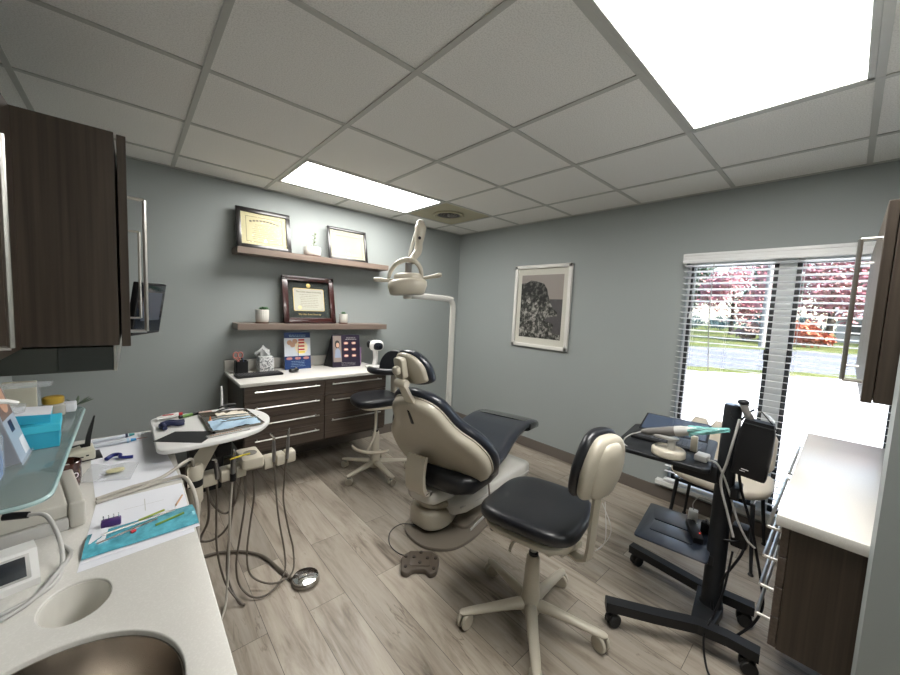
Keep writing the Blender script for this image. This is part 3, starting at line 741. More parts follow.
# ------------------------------------------------------------------ potted plants on the shelves
def pot(name, label, x, y, z, r, h, ribs=0, saucer=True, mat=CERAM):
    t = thing(name, label, 'plant', (x, y, z)); zz = z
    if saucer:
        obj('saucer', M().lathe([(0, 0), (r*.95, 0), (r*1.05, .008), (r*.9, .009), (0, .009)], (x, y, z), 28), CORK, t); zz = z+.0095
    n = 48; rings = []
    for rr, hh in ((r*.86, 0), (r, .012), (r*1.02, h*.6), (r, h), (r*.9, h), (r*.88, h*.8)):
        rings.append([Vector((x+rr*(1-(.04 if ribs and k % 2 else 0))*math.cos(2*PI*k/n), y+rr*(1-(.04 if ribs and k % 2 else 0))*math.sin(2*PI*k/n), zz+hh)) for k in range(n)])
    obj('pot', M().loft(rings), mat, t)
    return t, zz+h*.82
def leaf(m, b_, d, l, w):
    b_ = Vector(b_); d = Vector(d).normalized(); s = d.cross(Vector((0, 0, 1))); s = s.normalized() if s.length > .1 else Vector((1, 0, 0)); n = s.cross(d)
    R_ = []
    for u, k in ((0, .25), (.3, .9), (.65, 1), (.9, .5), (1, .05)):
        c = b_+d*l*u; R_.append([c+s*w*k*math.cos(a)+n*w*.45*k*math.sin(a) for a in [2*PI*i/8 for i in range(8)]])
    m.loft(R_)
def succulent(t, x, y, z, n, l, w, rng, up=.6):
    m = M()
    for k in range(n):
        a = k*2.4; e = up+1.2*(k/n); leaf(m, (x, y, z+.01*k/n), (math.cos(a), math.sin(a), e), l*(1-.3*k/n), w)
    obj('leaves', m, GREEN, t)
t, z = pot('potted_succulent', 'small green succulent in a ribbed white pot at the left of the lower shelf', -2.315, -.11, S2, .05, .105, 1)
obj('soil', M().lathe([(0, 0), (.043, 0)], (-2.315, -.11, z), 20, cap=False), SOIL, t); succulent(t, -2.300, -.11, z, 14, .055, .012, rng)
t, z = pot('potted_succulent', 'tiny succulent in a small white pot right of the mahogany diploma', -1.598, -.11, S2, .04, .085)
obj('soil', M().lathe([(0, 0), (.035, 0)], (-1.598, -.11, z), 20, cap=False), SOIL, t); succulent(t, -1.598, -.11, z, 9, .04, .009, rng, 1)
t, z = pot('potted_succulent', 'wide low white bowl with a spindly plant between the two upper certificates', -1.908, -.11, S1, .072, .072)
obj('soil', M().lathe([(0, 0), (.064, 0)], (-1.908, -.11, z), 20, cap=False), SOIL, t)
m = M(); m.tube([(-1.89, -.11, z), (-1.895, -.11, z+.06), (-1.885, -.11, z+.12), (-1.888, -.11, z+.15)], [.004, .003, .003, .002], 6)
for k in range(10):
    a = k*2.2; leaf(m, (-1.888, -.11, z+.03+.012*k), (math.cos(a), math.sin(a), .5), .025, .006)
for k in range(9):
    a = k*.7; leaf(m, (-1.908+.045*math.cos(a), -.11+.045*math.sin(a), z), (math.cos(a), math.sin(a), .9), .03, .006)
obj('leaves', m, plain('pale_green_plant', (.22, .27, .14), .6), t)

# ------------------------------------------------------------------ things on the back counter
t = thing('pen_holder', 'black mesh pencil cup on the left end of the back counter', 'pen holder', (-2.475, -.135, RZ))
PX, PY = -2.475, -.135
obj('cup', plate([rrect(PX-.044, PY-.044, PX+.044, PY+.044, .012), rrect(PX-.041, PY-.041, PX+.041, PY+.041, .010)], RZ, RZ+.098), BLACKP, t)
obj('floor_plate', M().box((PX-.042, PY-.042, RZ), (PX+.042, PY+.042, RZ+.004)), BLACKP, t)
t = thing('scissors', 'pink handled scissors standing in the black pencil cup', 'scissors', (PX-.02, PY, RZ+.005))
sm_ = M()
for s in (-1, 1):
    c = Vector((PX-.022+s*.016, PY, RZ+.145)); sm_.tube([c+Vector((.017*math.cos(a), 0, .024*math.sin(a))) for a in [2*PI*k/14 for k in range(15)]], .005, 6, 2)
    sm_.tube([c+Vector((0, 0, -.022)), (PX-.02-s*.004, PY+s*.004, RZ+.09)], .006, 6, 0)
obj('handle', sm_, plain('pink_plastic', (.55, .2, .18), .4), t)
obj('blade', M().tube([(PX-.022, PY, RZ+.10), (PX-.008, PY, RZ+.008)], [.006, .002], 6, 0), CHROME, t)
t = obj('pen', M().tube([(PX+.025, PY-.01, RZ+.006), (PX+.012, PY+.02, RZ+.138)], .0048, 8, 0), BLUE); tag(t, 'blue pen standing in the black pencil cup', 'pen')
t = obj('marker', M().tube([(PX+.03, PY+.02, RZ+.006), (PX+.002, PY-.01, RZ+.125)], [.006, .006], 8, 0), BLACKP); tag(t, 'dark marker standing in the black pencil cup', 'marker')
# tissue box
TX, TY = -2.295, -.125
t = thing('tissue_box', 'speckled grey and white cube tissue box beside the pencil cup', 'tissue box', (TX, TY, RZ))
tbm, nt_, b_ = new_mat('tissue_box_print'); tc = N(nt_, 'ShaderNodeTexCoord'); vo = N(nt_, 'ShaderNodeTexVoronoi'); vo.inputs['Scale'].default_value = 95
nt_.links.new(tc.outputs['Object'], vo.inputs['Vector']); r_ = ramp(nt_, vo.outputs['Color'], [(.30, (.16, .17, .18)), (.5, (.62, .62, .62))]); nt_.links.new(r_.outputs[0], b_.inputs['Base Color'])
obj('box', M().box((TX-.054, TY-.054, RZ), (TX+.054, TY+.054, RZ+.125), .003), tbm, t)
tm = M(); G = []
for i in range(9):
    row = []
    for j in range(9):
        u, v_ = i/8-.5, j/8-.5; h = .085*(1-abs(u)*1.3)+.02*math.sin(9*v_+4*u); row.append((TX-.02+u*.10+.03*v_, TY+v_*.05+.012*math.sin(8*u), RZ+.124+max(.0, h)*(1-.5*abs(v_))))
    G.append(row)
tm.sheet(G, .0008); tm.loft([[Vector((TX-.035+.07*a, TY+.004*math.sin(7*a+q), RZ+.12+q*.03)) for a in (0, .2, .4, .6, .8, 1)]+[Vector((TX+.035-.07*a, TY+.008+.004*math.sin(7*a), RZ+.12+q*.03)) for a in (0, .2, .4, .6, .8, 1)] for q in (0, 1, 2)])
obj('tissue', tm, TISSUE, t)
# keyboard
t = thing('keyboard', 'black keyboard at the front left of the back counter', 'keyboard', (-2.385, -.31, RZ), R(3))
obj('case', M().box((-.165, -.06, 0), (.165, .06, .018), .006), BLACKP, t, local=True)
k_ = M()
for r_ in range(5):
    for c in range(18): k_.box((-.157+c*.01755, -.052+r_*.0208, .017), (-.157+c*.01755+.0145, -.052+r_*.0208+.0165, .023), .002, 1)
obj('keys', k_, plain('black_keys', (.02, .02, .022), .4), t, local=True)
t = thing('computer_mouse', 'black computer mouse right of the keyboard on the back counter', 'mouse', (-2.115, -.29, RZ), R(-60))
obj('shell', M().cushion((0, 0, .017), (.058, .095, .034), .8, 20, fn=lambda p: Vector((p.x, p.y, max(p.z, -.0165)))), plain('glossy_black', (.01, .01, .01), .12, coat=.6), t, local=True)
obj('wheel', M().lathe([(0, -.004), (.009, -.004), (.009, .004), (0, .004)], (0, 0, 0), 12, mat=Matrix.Translation((0, .028, .03)) @ Matrix.Rotation(PI/2, 4, 'Y')), GREYP, t, local=True)

def card(mt, x0, y0, x1, y1, z=.0, th=.0006): return M().box((x0, y0, z), (x1, y1, z+th), mat=mt)
# blue tooth poster card on an easel back
t = thing('display_card', 'blue and white dental display card leaning behind the mouse', 'display card', (-2.02, -.10, RZ))
mt = frame_mat((-2.145, -.155, RZ), (1, 0, 0), (0, .13, 1)); W_, H_ = .225, .325
obj('board', card(mt, 0, 0, W_, H_, -.003, .003), BLUE, t)
obj('white_band', card(mt, 0, .115, W_, .275, .0002), plain('card_white', (.62, .66, .72), .4), t)
obj('easel', M().prism([(0, 0), (.06, 0), (.005, .22)], -.001, .001, mat=Matrix.Translation((-2.03, -.148, RZ)) @ Matrix.Rotation(PI/2, 4, 'Z') @ Matrix.Rotation(PI/2, 4, 'X')), BLUE, t)
tm = M().lathe([(0, .0006), (.055, .0006), (.055, 0)], (0, 0, 0), 28, mat=mt @ Matrix.Translation((.145, .19, .0008)) @ Matrix.Diagonal((1, 1.1, 1, 1)))
obj('tooth_round', tm, TOOTH, t)
tm = M()
for a, b_ in ((.07, .215), (.045, .235), (.09, .245)): tm.lathe([(0, .0006), (.022, .0006), (.022, 0)], (0, 0, 0), 16, mat=mt @ Matrix.Translation((a, b_, .0008)))
obj('teeth_print', tm, SKIN, t)
tm = M(); [tm.box((.120, y, .0016), (.172, y+.014, .0022), mat=mt) for y in (.165, .195, .225, .25)]; obj('red_bars', tm, RED, t)
obj('yellow_bar', M().box((.118, .142, .0016), (.175, .156, .0022), mat=mt), YELL, t)
for x in (.04, .1125, .185): obj('smile_print', M().cushion((0, 0, 0), (.052, .024, .001), .9, 14, mat=mt @ Matrix.Translation((x, .095, .0006))), PINKL, t)
obj('title_lettering', lines(mt, .02, .205, .30, 2, .012, .0002, rng, .003), PALEB, t)
obj('lettering', lines(mt, .02, .205, .068, 4, .014, .0002, rng, .0022), PALEB, t)
# purple display stand
t = thing('display_stand', 'black and purple whitening display stand with a portrait and smile photos', 'display stand', (-1.57, -.16, RZ))
mt = frame_mat((-1.745, -.225, RZ), (1, -.12, 0), (.0, .17, 1)); W_, H_ = .265, .305
obj('front_panel', card(mt, 0, 0, W_, H_, -.004, .004), PURPLE, t)
sd_ = M()
a0, a1, a2 = mt @ Vector((0, 0, -.004)), mt @ Vector((0, H_, -.004)), mt @ Vector((-.028, 0, -.004))+Vector((0, .14, 0))
b0, b1, b2 = mt @ Vector((W_, 0, -.004)), mt @ Vector((W_, H_, -.004)), mt @ Vector((W_-.028, 0, -.004))+Vector((0, .14, 0))
sd_.loft([[a0, a1, a2], [b0, b1, b2]]); obj('wedge_body', sd_, BLACKP, t, smooth=False)
obj('portrait_background', card(mt, .008, .05, .085, .295, .0002), plain('portrait_grey', (.25, .2, .18), .4), t)
pm = M().cushion((0, 0, 0), (.046, .075, .002), .9, 18, mat=mt @ Matrix.Translation((.047, .215, .001))); obj('portrait_hair', pm, INK, t)
obj('portrait_face', M().cushion((0, 0, 0), (.030, .044, .002), .9, 16, mat=mt @ Matrix.Translation((.05, .208, .002))), SKIN, t)
obj('portrait_clothes', M().prism([(.02, .09), (.08, .09), (.072, .16), (.05, .18), (.03, .165)], .0008, .0014, mat=mt), plain('portrait_shirt', (.25, .3, .4), .6), t)
for x in (.13, .205):
    for y in (.225, .165, .105):
        sm = obj('smile_print', M().cushion((0, 0, 0), (.044, .026, .0014), .7, 14, mat=mt @ Matrix.Translation((x, y, .0008))), PINKL, t)
        obj('teeth_print', M().cushion((0, 0, 0), (.030, .011, .0014), .6, 14, mat=mt @ Matrix.Translation((x, y, .0018))), TOOTH, sm)
obj('title_lettering', lines(mt, .11, .25, .275, 2, .014, .0004, rng, .004), LGREY, t)
obj('lettering', lines(mt, .05, .25, .04, 3, .012, .0004, rng, .002), LGREY, t)
t = obj('leaflet', M().box((-1.475, -.17, RZ), (-1.43, -.165, RZ+.17), mat=None), plain('lilac_leaflet', (.42, .28, .45), .5)); tag(t, 'lilac leaflet standing right of the purple display stand', 'leaflet')
# white camera-like exam device behind the assistant stool
t = thing('shade_device', 'white dental imaging device with a round black screen on the back counter', 'device', (-1.33, -.35, RZ))
DX, DY = -1.385, -.40
obj('base', M().cushion((DX-.04, DY-.01, RZ+.0142), (.15, .13, .028), .7), WHITEP, t)
obj('neck', M().tube([(DX-.02, DY+.01, RZ+.02), (DX-.005, DY+.02, RZ+.09), (DX-.012, DY+.02, RZ+.18)], [.026, .022, .026], 14), WHITEP, t)
mt = frame_mat((DX-.012, DY, RZ+.215), (.87, -.5, 0), (0, 0, 1))
obj('head', M().cushion((0, 0, 0), (.135, .10, .105), .75, 24, mat=mt), WHITEP, t)
obj('screen', M().cushion((.014, -.004, .042), (.094, .072, .024), .75, 20, mat=mt), SCREEN, t)
obj('lens_hood', M().cushion((-.07, .012, 0), (.04, .07, .07), .9, 16, mat=mt), BLACKP, t)
# monitor on its wall arm behind the wall cabinet
t = thing('monitor', 'dark wall mounted monitor half hidden behind the deep wall cabinet', 'monitor', (-3.1, -.75, 1.2))
far_top = Vector((-2.963, -.60, 1.496)); far_bot = Vector((-3.005, -.585, 1.208)); hd = Vector((-.45, -.89, 0)).normalized()
mt = frame_mat(far_bot+hd*.285, -hd, far_top-far_bot); hh = (far_top-far_bot).length
obj('case', M().box((0, 0, -.03), (.285, hh, 0), .006, mat=mt), BLACKP, t)
obj('screen', M().box((.012, .014, .0), (.273, hh-.012, .0012), mat=mt), SCREEN, t)
scm = plain('screen_reflection_grey', (.06, .07, .09), .2)
sw = M(); sw.box((.06, .08, .0012), (.25, .24, .0016), mat=mt); obj('screen_reflection', sw, scm, t)  # paler patch paints the bluish reflection on the dark screen
obj('wall_arm', M().tube([mt @ Vector((.14, .15, -.03)), mt @ Vector((.14, .15, -.08)), (-3.40, -.62, 1.35), (XL, -.62, 1.35)], .016, 10, 0), BLACKP, t)
t = obj('waste_bin', M().loft([[Vector((x, y, z)) for x, y in rrect(-2.84+k, -.34+k, -2.62-k, -.06-k, .03)] for z, k in ((0, .02), (.33, 0), (.34, -.004), (.34, .008), (.02, .03))]), BLACKP)
tag(t, 'black waste bin on the floor left of the floating drawer cabinet', 'waste bin')
# ------------------------------------------------------------------ stools
def base_star(t, c, a0, r, z_hub=.085, hub_top=.36, rc=.028, mat=BEIGED, lift_top=.47):
    """five legs with twin wheel casters, cone column and gas lift; world coordinates"""
    x, y = c
    obj('column', M().lathe([(.046, .055), (.050, .07), (.042, .12), (.036, .2), (.030, hub_top-.01), (.027, hub_top), (.0, hub_top)], (x, y, 0), 28), mat, t)
    obj('lift_collar', M().lathe([(.022, hub_top), (.022, hub_top+.012), (.014, hub_top+.014), (0, hub_top+.014)], (x, y, 0), 20, cap=False), BLACKP, t)
    obj('gas_lift', M().lathe([(.0135, hub_top), (.0135, lift_top)], (x, y, 0), 18), DULLSTEEL, t)
    for k in range(5):
        a = R(a0+72*k); d = Vector((math.cos(a), math.sin(a), 0)); s = Vector((-d.y, d.x, 0)); o = Vector((x, y, 0))
        rings = []
        for u, w_, z0, z1 in ((.02, .030, .062, .118), (.25, .027, .068, .112), (.6, .023, .066, .098), (.88, .021, .062, .088), (.99, .019, .062, .082), (1.03, .010, .066, .078)):
            c_ = o+d*r*u; rings.append([c_+s*w_*math.cos(q)+Vector((0, 0, (z0+z1)/2+(z1-z0)/2*math.sin(q))) for q in [2*PI*i/14 for i in range(14)]])
        lg = obj('leg', M().loft(rings), mat, t)
        e = o+d*r*.95; ca = R(37*k+20); ax = Vector((math.cos(ca), math.sin(ca), 0))
        rot = Vector((0, 0, 1)).rotation_difference(ax).to_matrix().to_4x4()
        cm_ = M()
        for sgn in (-1, 1): cm_.lathe([(0, -.009), (rc-.004, -.009), (rc, -.005), (rc, .005), (rc-.004, .009), (0, .009)], (0, 0, 0), 20, mat=Matrix.Translation(e+ax*.014*sgn+Vector((0, 0, rc))) @ rot)
        obj('caster', cm_, BEIGED, lg)
        obj('caster_fork', M().lathe([(.007, rc), (.016, rc+.012), (.016, rc+.030), (.006, rc+.036)], (e.x, e.y, 0), 12), DULLSTEEL, lg)

SX, SY = -1.77, -2.50
t = thing('operator_stool', 'near black rolling stool with beige curved backrest in front of the chair', 'stool', (SX, SY, 0))
base_star(t, (SX, SY), 4, .325, hub_top=.325, lift_top=.50, rc=.035)
ba = R(-97); bd = Vector((math.cos(ba), math.sin(ba), 0)); bs = Vector((-bd.y, bd.x, 0)); SO = Vector((SX, SY, 0))
rot = Matrix.Rotation(ba, 4, 'Z')
def scoop(p):
    q = p.copy(); u = p.x/.22; v = p.y/.22
    q.z += .012*u*u*u*0+.016*(v*v) - .010*max(0, -u)**2; return q
obj('seat', M().cushion((0, 0, 0), (.44, .45, .085), .55, 40, mat=Matrix.Translation((SX, SY, .545)) @ Matrix.Rotation(R(-78), 4, 'Z'), fn=scoop), BLACKV, t, angle=80)
obj('seat_pan', M().cushion((0, 0, 0), (.40, .41, .050), .55, 36, mat=Matrix.Translation((SX, SY, .500)) @ Matrix.Rotation(R(-78), 4, 'Z')), BEIGE, t)
obj('seat_plate', M().box((-.09, -.07, .455), (.20, .07, .485), .008, mat=Matrix.Translation((SX, SY, 0)) @ rot), BEIGED, t)
obj('tilt_lever', M().box((.10, -.11, .452), (.17, -.04, .480), .01, mat=Matrix.Translation((SX, SY, 0)) @ rot).tube([SO+bs*-.06+Vector((0, 0, .47)), SO+bs*-.16+bd*.02+Vector((0, 0, .455)), SO+bs*-.20+bd*.04+Vector((0, 0, .44))], .007, 8), BEIGED, t)
bp = M(); P_ = [(.08, .470), (.17, .455), (.235, .452), (.270, .475), (.277, .53), (.283, .66), (.290, .82)]
rings = []
for i, (u, z) in enumerate(P_):
    a = Vector(P_[max(0, i-1)]); b_ = Vector(P_[min(len(P_)-1, i+1)]); tg = (b_-a).normalized(); nr = Vector((-tg.y, tg.x))
    rings.append([SO+bd*(u+nr.x*h)+Vector((0, 0, z+nr.y*h))+bs*w_ for h, w_ in ((-.006, -.022), (-.006, .022), (.006, .022), (.006, -.022))])
obj('back_bar', bp.loft(rings), BEIGED, t)
bc = SO+bd*.268+Vector((0, 0, .872)); tiltm = Matrix.Translation(bc) @ rot @ Matrix.Rotation(R(8), 4, 'Y')
def eggf(p): return Vector((p.x+.9*p.y*p.y, p.y*(1+.0*p.z)*(1-.55*max(0, p.z)/.14*.5), p.z))
obj('backrest', M().cushion((-.014, 0, 0), (.066, .285, .265), .85, 32, mat=tiltm, fn=eggf), BLACKV, t, angle=80)
obj('back_shell', M().cushion((.020, 0, -.004), (.070, .262, .25), .85, 32, mat=tiltm, fn=eggf), BEIGE, t, angle=80)
obj('back_cover', M().cushion((.040, 0, -.01), (.068, .17, .225), .9, 28, mat=tiltm, fn=eggf), BEIGE, t, angle=80)
tag(obj('thin_cable', M().tube([bc+bd*.06+Vector((0, 0, -.13))+bs*-.03, bc+bd*.10+bs*-.03+Vector((0, 0, -.2)), bc+bd*.08+bs*-.01+Vector((0, 0, -.27)), bc+bd*.06+bs*-.05+Vector((0, 0, -.31)), bc+bd*.10+bs*-.06+Vector((0, 0, -.24)), bc+bd*.07+bs*-.03+Vector((0, 0, -.12))], .0016, 6, 6), LGREY), 'thin grey cable loop hanging behind the beige backrest of the near stool', 'cable')

QX, QY = -1.592, -.765
t = thing('assistant_stool', 'small black assistant stool with beige foot bar beside the drawer cabinet', 'stool', (QX, QY, 0))
base_star(t, (QX, QY), 124, .30, hub_top=.36, lift_top=.60, rc=.028)
qa = R(0); QO = Vector((QX, QY, 0)); rot = Matrix.Rotation(R(-8), 4, 'Z')
obj('seat', M().cushion((0, 0, 0), (.41, .36, .085), .6, 36, mat=Matrix.Translation((QX-.005, QY-.01, .640)) @ rot, fn=scoop), BLACKV, t, angle=80)
obj('seat_pan', M().cushion((0, 0, 0), (.33, .32, .04), .6, 30, mat=Matrix.Translation((QX-.005, QY-.01, .603)) @ rot), BEIGE, t)
obj('mechanism', M().box((-.05, -.05, .565), (.17, .05, .595), .01, mat=Matrix.Translation((QX, QY, 0)) @ rot), DULLSTEEL, t)
fr = M(); a1 = [(QX-.20+.0*k, 0, 0) for k in range(1)]
arc = [Vector((QX+.0+.19*math.cos(R(a)), QY-.0+.19*math.sin(R(a)), .25)) for a in range(158, 276, 13)]
fr.tube(arc, [.010]+[.014]*(len(arc)-2)+[.010], 10, 2)
obj('foot_bar', fr, BEIGE, t)
obj('foot_bar_stem', M().tube([(QX-.03, QY-.04, .585), (QX-.04, QY-.06, .46), (QX-.07, QY-.09, .36), (QX-.145, QY-.12, .255)], .0105, 10, 5), BEIGED, t)
obj('back_post', M().box((QX+.155, QY-.035, .58), (QX+.175, QY+.035, .90), .004), BEIGED, t)
hb = frame_mat((QX+.150, QY-.035, .885), (.62, -.78, 0), (.05, .02, 1))
half = [(.135*math.cos(R(a)), .02+.15*math.sin(R(a))) for a in range(0, 181, 12)]
obj('backrest', M().prism([(-.135, 0)]+[(.135, 0)]+half, -.025, .03, .012, mat=hb, seg=3), BLACKV, t, angle=80)
arcp = [Vector((QX+.10+.19*math.cos(R(a))*1.0, QY-.06+.17*math.sin(R(a)), .905)) for a in range(150, 341, 19)]
obj('body_support_arm', M().tube(arcp, [.018]+[.026]*(len(arcp)-2)+[.018], 12, 3), BLACKV, t, angle=80)

# ------------------------------------------------------------------ dental chair
J = (-1.60, -1.74); TH = R(15)
t = thing('dental_chair', 'reclined dental chair with beige shell and dark navy upholstery in the middle', 'dental chair', (J[0], J[1], 0), TH)
CH_T = t
def lo(m): return m
def ring_rr(x, hw, z0, z1, r=.3, n=24, yc=0, e=.45):
    def sg(v, p): return math.copysign(abs(v)**p, v)
    return [Vector((x, yc+hw*sg(math.cos(a), e), (z0+z1)/2+(z1-z0)/2*sg(math.sin(a), e))) for a in [2*PI*k/n for k in range(n)]]
obj('base_plate', M().prism(rounded(spline2([(-.27, .02), (-.21, .20), (-.10, .25), (.15, .235), (.72, .20), (.78, 0), (.72, -.19), (.15, -.20), (-.06, -.19), (-.20, -.13)], 5), .01, 1), 0, .022, .006), TAUPE, t, local=True)
obj('base_ramp', M().prism(rrect(.0, -.13, .70, .15, .05), .0222, .045, .008), TAUPE, t, local=True)
obj('base_rail', M().box((.02, -.155, .0223), (.68, -.147, .040), .003), LGREY, t, local=True)
obj('pump_housing', M().prism(rounded([(-.195, .04), (-.17, .22), (.10, .25), (.13, .0), (-.04, -.04), (-.13, -.02)], .07, 5), .046, .165, .02, seg=3), BEIGE, t, local=True)
obj('swivel_ring', M().lathe([(.120, .172), (.128, .180), (.128, .198), (.118, .206), (0, .206)], (-.03, .10, 0), 40), BEIGED, t, local=True)
obj('lift_casting', M().loft([ring_rr(x, hw, z0, z1, yc=.10, e=.6) for x, hw, z0, z1 in ((-.20, .06, .235, .30), (-.18, .11, .218, .318), (-.04, .15, .207, .335), (.12, .15, .215, .33), (.20, .10, .235, .31))]), PEARL, t, local=True, angle=60)
LB = Matrix.Translation((-.04, .10, 0)) @ Matrix.Rotation(R(-10), 4, 'Z')
obj('lower_body', M().loft([ring_rr(x, hw, z0, z1, e=.3, n=32, yc=-.01) for x, hw, z0, z1 in ((.0, .12, .14, .19), (.01, .165, .128, .21), (.10, .195, .12, .245), (.45, .225, .135, .275), (.70, .235, .15, .285), (.80, .225, .16, .28), (.825, .18, .18, .26))], mat=LB), PEARL, t, local=True, angle=60)
obj('side_trim', M().loft([ring_rr(x, .012, z0, z1, yc=yc, n=12) for x, z0, z1, yc in ((.05, .175, .185, -.185), (.45, .195, .205, -.232), (.78, .21, .22, -.238))], mat=LB), LGREY, t, local=True)
# seat cushion and one-piece leg rest
def pad(xs, e=.42, n=36):
    return M().loft([ring_rr(x, hw, z0, z1, e=e, n=n) for x, hw, z0, z1 in xs])
obj('seat', pad([(-.20, .10, .375, .43), (-.19, .19, .345, .455), (-.12, .25, .33, .475), (.05, .27, .335, .48), (.16, .26, .34, .47), (.18, .22, .36, .45)], .6), BLACKV, t, local=True, angle=80)
lr = M(); rings = []
for x, hw, zc, th in ((-.06, .18, .47, .02), (-.04, .26, .465, .085), (.08, .292, .462, .095), (.22, .282, .475, .090), (.38, .262, .505, .082), (.54, .246, .530, .076), (.68, .246, .545, .070), (.80, .252, .540, .066), (.90, .250, .522, .062), (.955, .228, .510, .050), (.975, .15, .505, .02)):
    n = 36
    def sg(v, p): return math.copysign(abs(v)**p, v)
    rr = []
    for k in range(n):
        a = 2*PI*k/n; yy = hw*sg(math.cos(a), .5); zz_ = th/2*sg(math.sin(a), .7)
        zz_ += -.028*(yy/hw)**2*0+.016*(abs(yy)/hw)**3
        rr.append(Vector((x, yy, zc+zz_)))
    rings.append(rr)
obj('leg_rest', lr.loft(rings), NAVYV, t, local=True, angle=80)
tr_ = M()
for s in (-1, 1):
    tr_.tube([(.10, s*.06, .508), (.26, s*.10, .523), (.42, s*.13, .549), (.60, s*.15, .571)], .003, 6, 4)
obj('seam', tr_, BLACKV, t, local=True)
obj('leg_rest_cover', M().loft([ring_rr(x, w_, z0, z1, e=.5, n=36) for x, w_, z0, z1 in ((.72, .256, .500, .585), (.80, .262, .498, .580), (.90, .258, .484, .560), (.96, .235, .478, .543), (.985, .16, .490, .525))]), plain('clear_black_toe_cover', (.015, .016, .018), .16, coat=.5), t, local=True, angle=80)
obj('leg_rest_shell', M().loft([ring_rr(x, hw, z0, z1, e=.35, n=24) for x, hw, z0, z1 in ((.12, .16, .30, .42), (.30, .20, .38, .44), (.55, .20, .46, .50), (.82, .19, .48, .508))]), PEARL, t, local=True, angle=60)
# backrest: a tilted shell
phi = math.atan2(.62, .40)       # rise over run towards the head
bmx = Matrix.Translation((-.07, .035, .425)) @ Matrix(((0, -math.cos(phi), -math.sin(phi), 0), (-1, 0, 0, 0), (0, math.sin(phi), -math.cos(phi), 0), (0, 0, 0, 1)))
# local: X = lateral (to the sitter's right, -y), Y = along the back, Z = out of the rear face
def outline(k):
    half = [(0, .02), (.14, .018), (.25, .0), (.305, -.005), (.345, .045), (.355, .11), (.350, .18), (.325, .25), (.285, .315), (.235, .37), (.20, .43), (.178, .49), (.155, .545), (.11, .59), (.055, .61), (0, .615)]
    if k: half = [(x*(1+k/.28) if x else 0, -k*.5 if y <= 0 else y+k*(y/.6)) for x, y in half]
    return [(x, y) for x, y in half]+[(-x, y) for x, y in half[-2:0:-1]]
def slabf(ol, zs, insets, curve=.35):
    """stack of shrinking outlines to give a crowned slab that wraps around the sitter"""
    c = Vector((0, .29)); rings = []
    for z, i_ in zip(zs, insets):
        rr = []
        for x, y in spline2(ol, 3):
            p = Vector((x, y)); q = c+(p-c)*(1-i_)
            rr.append(Vector((q.x, q.y, z-curve*q.x*q.x+.10*(q.y-.28)**2)))
        rings.append(rr)
    return M().loft(rings, mat=bmx)
obj('back_shell', slabf(outline(0), (-.012, .012, .030, .040), (0, .0, .035, .14)), BEIGE, t, local=True, angle=70)
obj('back_shell_trim', slabf(outline(.006), (-.020, -.012), (0, 0)), plain('pale_piping', (.62, .58, .50), .4), t, local=True)
obj('back_cushion', slabf(outline(.026), (-.085, -.080, -.060, -.036, -.021), (.14, .06, .01, 0, .03)), NAVYV, t, local=True, angle=80)
sp_ = lambda x, y, z: bmx @ Vector((x, y, z))
obj('slot', M().box((-.009, -.06, .028), (.009, .06, .0465), .003, mat=bmx @ Matrix.Translation((-.02, .50, 0)) @ Matrix.Rotation(R(-8), 4, 'Z')), BLACKP, t, local=True)
# curved support arm from the casting to the back
rings = []
for u, (x, z) in enumerate([(-.20, .305), (-.235, .315), (-.262, .36), (-.27, .44), (-.262, .50), (-.25, .55)]):
    pts_ = [(-.20, .305), (-.235, .315), (-.262, .36), (-.27, .44), (-.262, .50), (-.25, .55)]
    a = Vector(pts_[max(0, u-1)]); b_ = Vector(pts_[min(5, u+1)]); tg = (b_-a).normalized(); nr = Vector((-tg.y, tg.x))
    rings.append([Vector((x+nr.x*h, y, z+nr.y*h)) for h, y in ((-.013, .02), (-.013, .155), (.013, .155), (.013, .02))])
rings.insert(0, [Vector((-.11, y, z)) for z, y in ((.28, .02), (.28, .155), (.315, .155), (.315, .02))])
obj('back_support', M().loft(rings), BEIGE, t, local=True, angle=50)
obj('support_gap', M().box((-.243, .019, .314), (-.215, .156, .319)), BLACKP, t, local=True)
# headrest
top = sp_(0, .61, .0)
obj('headrest_arm', M().loft([[sp_(.012+x*w_, y, z_) for x, z_ in ((-1, z), (1, z), (1, z+.018), (-1, z+.018))] for y, w_, z in ((.56, .036, .012), (.62, .030, .016), (.68, .026, .02), (.745, .024, .02))]), BEIGE, t, local=True, angle=40)
obj('headrest_pivot', M().lathe([(0, -.036), (.021, -.036), (.024, -.031), (.024, .031), (.021, .036), (0, .036)], (0, 0, 0), 20, mat=bmx @ Matrix.Translation((.012, .745, .03)) @ Matrix.Rotation(PI/2, 4, 'Y')), BEIGE, t, local=True)
hmx = Matrix.Translation(sp_(0, .74, .03)+Vector((.009, -.003, .052))) @ Matrix.Rotation(R(-12), 4, 'Z') @ Matrix(((0, -math.cos(R(78)), -math.sin(R(78)), 0), (-1, 0, 0, 0), (0, math.sin(R(78)), -math.cos(R(78)), 0), (0, 0, 0, 1))) @ Matrix.Scale(.80, 4)
obj('headrest_bracket', M().prism(rrect(-.045, -.03, .045, .115, .025), -.02, .025, .008, mat=hmx), BEIGE, t, local=True, angle=50)
obj('headrest_knob', M().cushion((0, .035, .035), (.06, .06, .05), .8, 20, mat=hmx), BEIGE, t, local=True)
hp = [(.15, -.055), (.155, -.02), (.14, .045), (.10, .10), (.04, .13), (-.04, .13), (-.10, .10), (-.14, .045), (-.155, -.02), (-.15, -.055), (-.08, -.07), (.08, -.07)]
